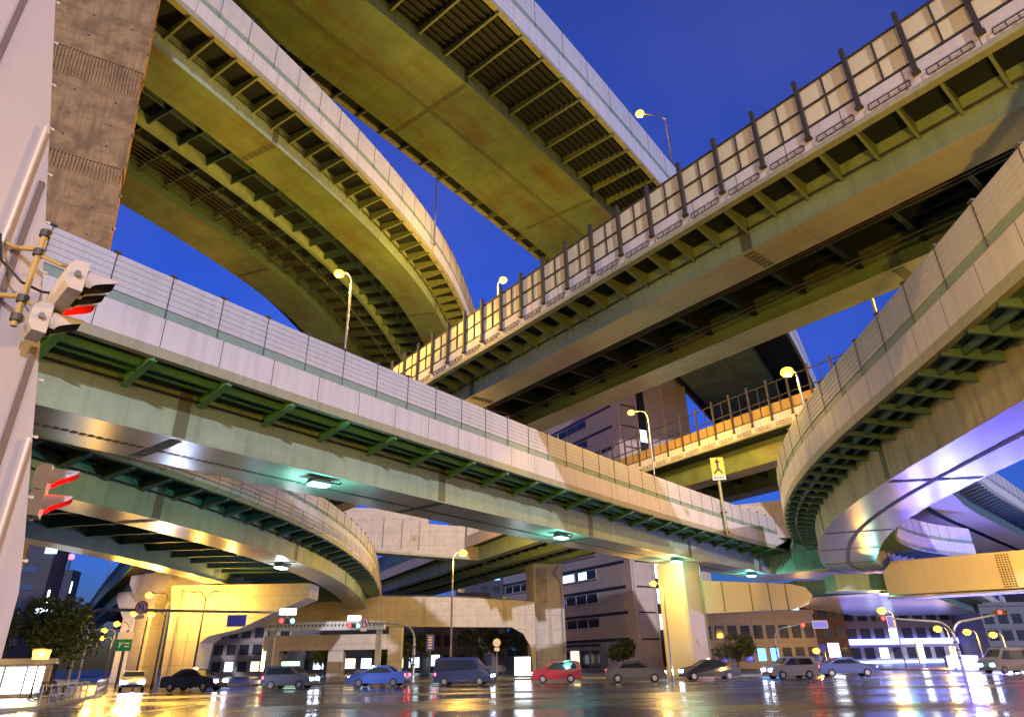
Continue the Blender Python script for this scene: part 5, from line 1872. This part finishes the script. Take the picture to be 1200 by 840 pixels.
def make_car(label, loc, rz, pname, pc, kind="saloon", light=900):
    t = thing("car", label, "car", loc, rz, "cars crossing with their lamps lit")
    mat = car_paint(pname, pc)
    L, W, = (4.5, 1.72)
    if kind == "van":
        top = [(-2.2, 0.55), (-2.22, 1.0), (-2.15, 1.85), (-1.9, 1.95), (0.9, 1.93), (1.55, 1.25), (2.15, 1.02), (2.25, 0.7), (2.22, 0.32), (-2.2, 0.32)]
        roof = [(-2.12, 1.86), (-1.9, 1.95), (0.9, 1.93)]
        belt = 1.05
        glass_side = [(-1.95, 1.10), (-1.92, 1.78), (0.80, 1.78), (1.36, 1.16)]
    elif kind == "taxi" or kind == "saloon":
        top = [(-2.25, 0.5), (-2.27, 0.85), (-2.1, 0.98), (-1.45, 1.02), (-0.85, 1.42), (-0.4, 1.47), (0.35, 1.45), (1.1, 1.0), (1.95, 0.86), (2.22, 0.68), (2.25, 0.32), (-2.25, 0.32)]
        glass_side = [(-1.25, 1.02), (-0.78, 1.36), (0.30, 1.38), (0.92, 1.02)]
    else:
        top = [(-1.9, 0.5), (-1.93, 0.95), (-1.75, 1.5), (-1.3, 1.58), (0.3, 1.56), (1.0, 1.05), (1.75, 0.9), (1.98, 0.66), (2.0, 0.32), (-1.9, 0.32)]
        glass_side = [(-1.6, 1.02), (-1.45, 1.46), (0.22, 1.48), (0.85, 1.04)]
    b = MB()
    # lofted body: three side sections per half, tucked in at roof
    def wid(z):
        return W / 2 * (1.0 if z < 1.0 else 1.0 - 0.28 * (z - 1.0) / 0.8)
    n = len(top)
    for sg in (-1, 1):
        face = [(x, sg * wid(z), z) for x, z in top]
        b.face(face if sg < 0 else face[::-1])
    for i in range(n):
        j = (i + 1) % n
        (x0, z0), (x1, z1) = top[i], top[j]
        b.face([(x0, wid(z0), z0), (x0, -wid(z0), z0), (x1, -wid(z1), z1), (x1, wid(z1), z1)])
    o = b.build("body", mat, t)
    bv = o.modifiers.new("bevel", 'BEVEL')
    bv.width = 0.06
    bv.segments = 2
    bv.limit_method = 'ANGLE'
    for sg in (-1, 1):
        g = MB()
        pts = [(x, sg * (wid(z) + 0.006), z) for x, z in glass_side]
        g.face(pts if sg < 0 else pts[::-1])
        g.face([(x, y - sg * 0.02, z) for x, y, z in (pts[::-1] if sg < 0 else pts)])
        g.build("side_window", M_CARGLASS, t)
    for fr in (0, 1):
        i = [k for k in range(n - 1) if top[k][1] > 0.95 and top[k + 1][1] > 0.95]
        if fr:
            a_, c_ = max(((top[k], top[k + 1]) for k in i + [i[-1] + 1] if top[k][0] > 0 and top[k + 1][1] > 0.9), key=lambda e: abs(e[1][1] - e[0][1]))
        else:
            a_, c_ = max(((top[k], top[k + 1]) for k in i if top[k][0] < 0), key=lambda e: abs(e[1][1] - e[0][1]))
        a3, c3 = [(u[0] * 0.88 + v[0] * 0.12, u[1] * 0.88 + v[1] * 0.12) for u, v in ((a_, c_), (c_, a_))]
        nx, nz = (c_[1] - a_[1]), -(c_[0] - a_[0])
        l_ = math.hypot(nx, nz)
        nx, nz = -nx / l_ * 0.01, -nz / l_ * 0.01
        g = MB()
        y0, y1 = wid(a3[1]) - 0.08, wid(c3[1]) - 0.08
        q = [(a3[0] + nx, -y0, a3[1] + nz), (a3[0] + nx, y0, a3[1] + nz), (c3[0] + nx, y1, c3[1] + nz), (c3[0] + nx, -y1, c3[1] + nz)]
        g.face(q)
        g.face([(x - nx * 1.5, y, z - nz * 1.5) for x, y, z in q[::-1]])
        g.build("windscreen" if fr else "rear_window", M_CARGLASS, t)
    xf, xr = top[-3][0] if kind == "none" else max(x for x, z in top), min(x for x, z in top)
    for x in (xf - 0.85, xr + 0.85):
        for sg in (-1, 1):
            wb = MB()
            wb.tube([(x, sg * (W / 2 - 0.19), 0.31), (x, sg * (W / 2 + 0.012), 0.31)], 0.31, 18)
            wh = wb.build("wheel", M_RUBBER, t)
            rm = MB()
            rm.tube([(x, sg * (W / 2 + 0.01), 0.31), (x, sg * (W / 2 + 0.022), 0.31)], 0.19, 12)
            rm.build("rim", M_CHROME, wh)
    for sg in (-1, 1):
        h = MB(); h.box((xf - 0.06, sg * 0.60, 0.68), (0.22, 0.36, 0.17)); h.build("headlight", HEAD_L, t)
        h = MB(); h.box((xr + 0.05, sg * 0.66, 0.82), (0.16, 0.30, 0.18)); h.build("tail_light", TAIL_L, t)
    h = MB(); h.box((xf - 0.02, 0, 0.45), (0.10, 1.5, 0.16)); h.build("bumper", M_DKGREY, t)
    h = MB(); h.box((xr + 0.02, 0, 0.45), (0.10, 1.5, 0.16)); h.build("bumper", M_DKGREY, t)
    h = MB(); h.box((xr - 0.025, 0, 0.66), (0.03, 0.34, 0.17)); h.build("number_plate", M_SIGNWHITE, t)
    if kind == "taxi":
        h = MB(); h.box((-0.1, 0, 1.54), (0.22, 0.46, 0.15), taper=0.7); h.build("roof_light", LIT_WARM, t)
    ld = bpy.data.lights.new("headlamp_beam", 'SPOT')
    ld.energy = light
    ld.color = (0.55, 0.66, 1.0)
    ld.spot_size = R(70)
    ld.spot_blend = 0.7
    ld.shadow_soft_size = 0.15
    lo = bpy.data.objects.new("headlamp_beam", ld)
    col.objects.link(lo)
    lo.parent = t
    lo.location = (xf + 0.15, 0, 0.68)
    lo.rotation_euler = (0, R(-86), 0)
    return t

CARS = [
    ((-30.5, 57.0), -62, "saloon", "car_silver", (0.35, 0.36, 0.38), "silver saloon car with lit headlights, leftmost on the road before the hammerhead pier"),
    ((-24.6, 54.8), -12, "taxi", "car_black", (0.02, 0.02, 0.025), "black taxi with lit roof lamp below the left signal"),
    ((-17.6, 55.6), -8, "hatch", "car_grey", (0.10, 0.10, 0.11), "dark grey hatchback with lit headlights below the portal frame"),
    ((-11.0, 57.2), 172, "saloon", "car_blue", (0.04, 0.08, 0.30), "dark blue saloon showing tail lights left of the tall street lamp"),
    ((-4.2, 56.2), -8, "van", "car_navy", (0.02, 0.03, 0.10), "navy van with lit headlights in front of the long pinkish beam"),
    ((3.2, 58.6), 176, "hatch", "car_red", (0.35, 0.02, 0.03), "red hatchback before the central pier"),
    ((9.2, 56.4), -6, "saloon", "car_grey", (0.10, 0.10, 0.11), "dark grey saloon with lit headlights in front of the office block entrance"),
    ((15.6, 58.8), 178, "taxi", "car_black", (0.02, 0.02, 0.025), "black taxi passing right in front of the bright yellow pier"),
    ((21.8, 57.6), -172, "hatch", "car_silver", (0.35, 0.36, 0.38), "silver hatchback right of the bright yellow pier"),
    ((27.8, 61.0), -8, "saloon", "car_blue", (0.04, 0.08, 0.30), "dark blue saloon with lit headlights left of the leaning white sign"),
    ((41.5, 60.8), -168, "van", "car_grey", (0.10, 0.10, 0.11), "dark grey van with lit headlights right of the forked mast"),
    ((51.5, 73.5), -140, "saloon", "car_black", (0.02, 0.02, 0.025), "added black saloon with lit headlights coming out of the side street at the right"),  # added so its bluish headlamps reflect in the glossy ramp soffit
    ((55.8, 78.5), -132, "van", "car_navy", (0.02, 0.03, 0.10), "added navy van following the black saloon out of the right side street"),  # second car added for bluish headlamp light on the soffit
    ((48.0, 64.5), -165, "hatch", "car_white", (0.70, 0.70, 0.70), "added white hatchback with lit headlights, rightmost on the road"),  # car added nearer the ramp for its bluish reflection there
]
for (x, y), dg, kd, pn, pc, lab in CARS:
    make_car(lab, (x, y, 0.005), R(dg), pn, pc, kd)
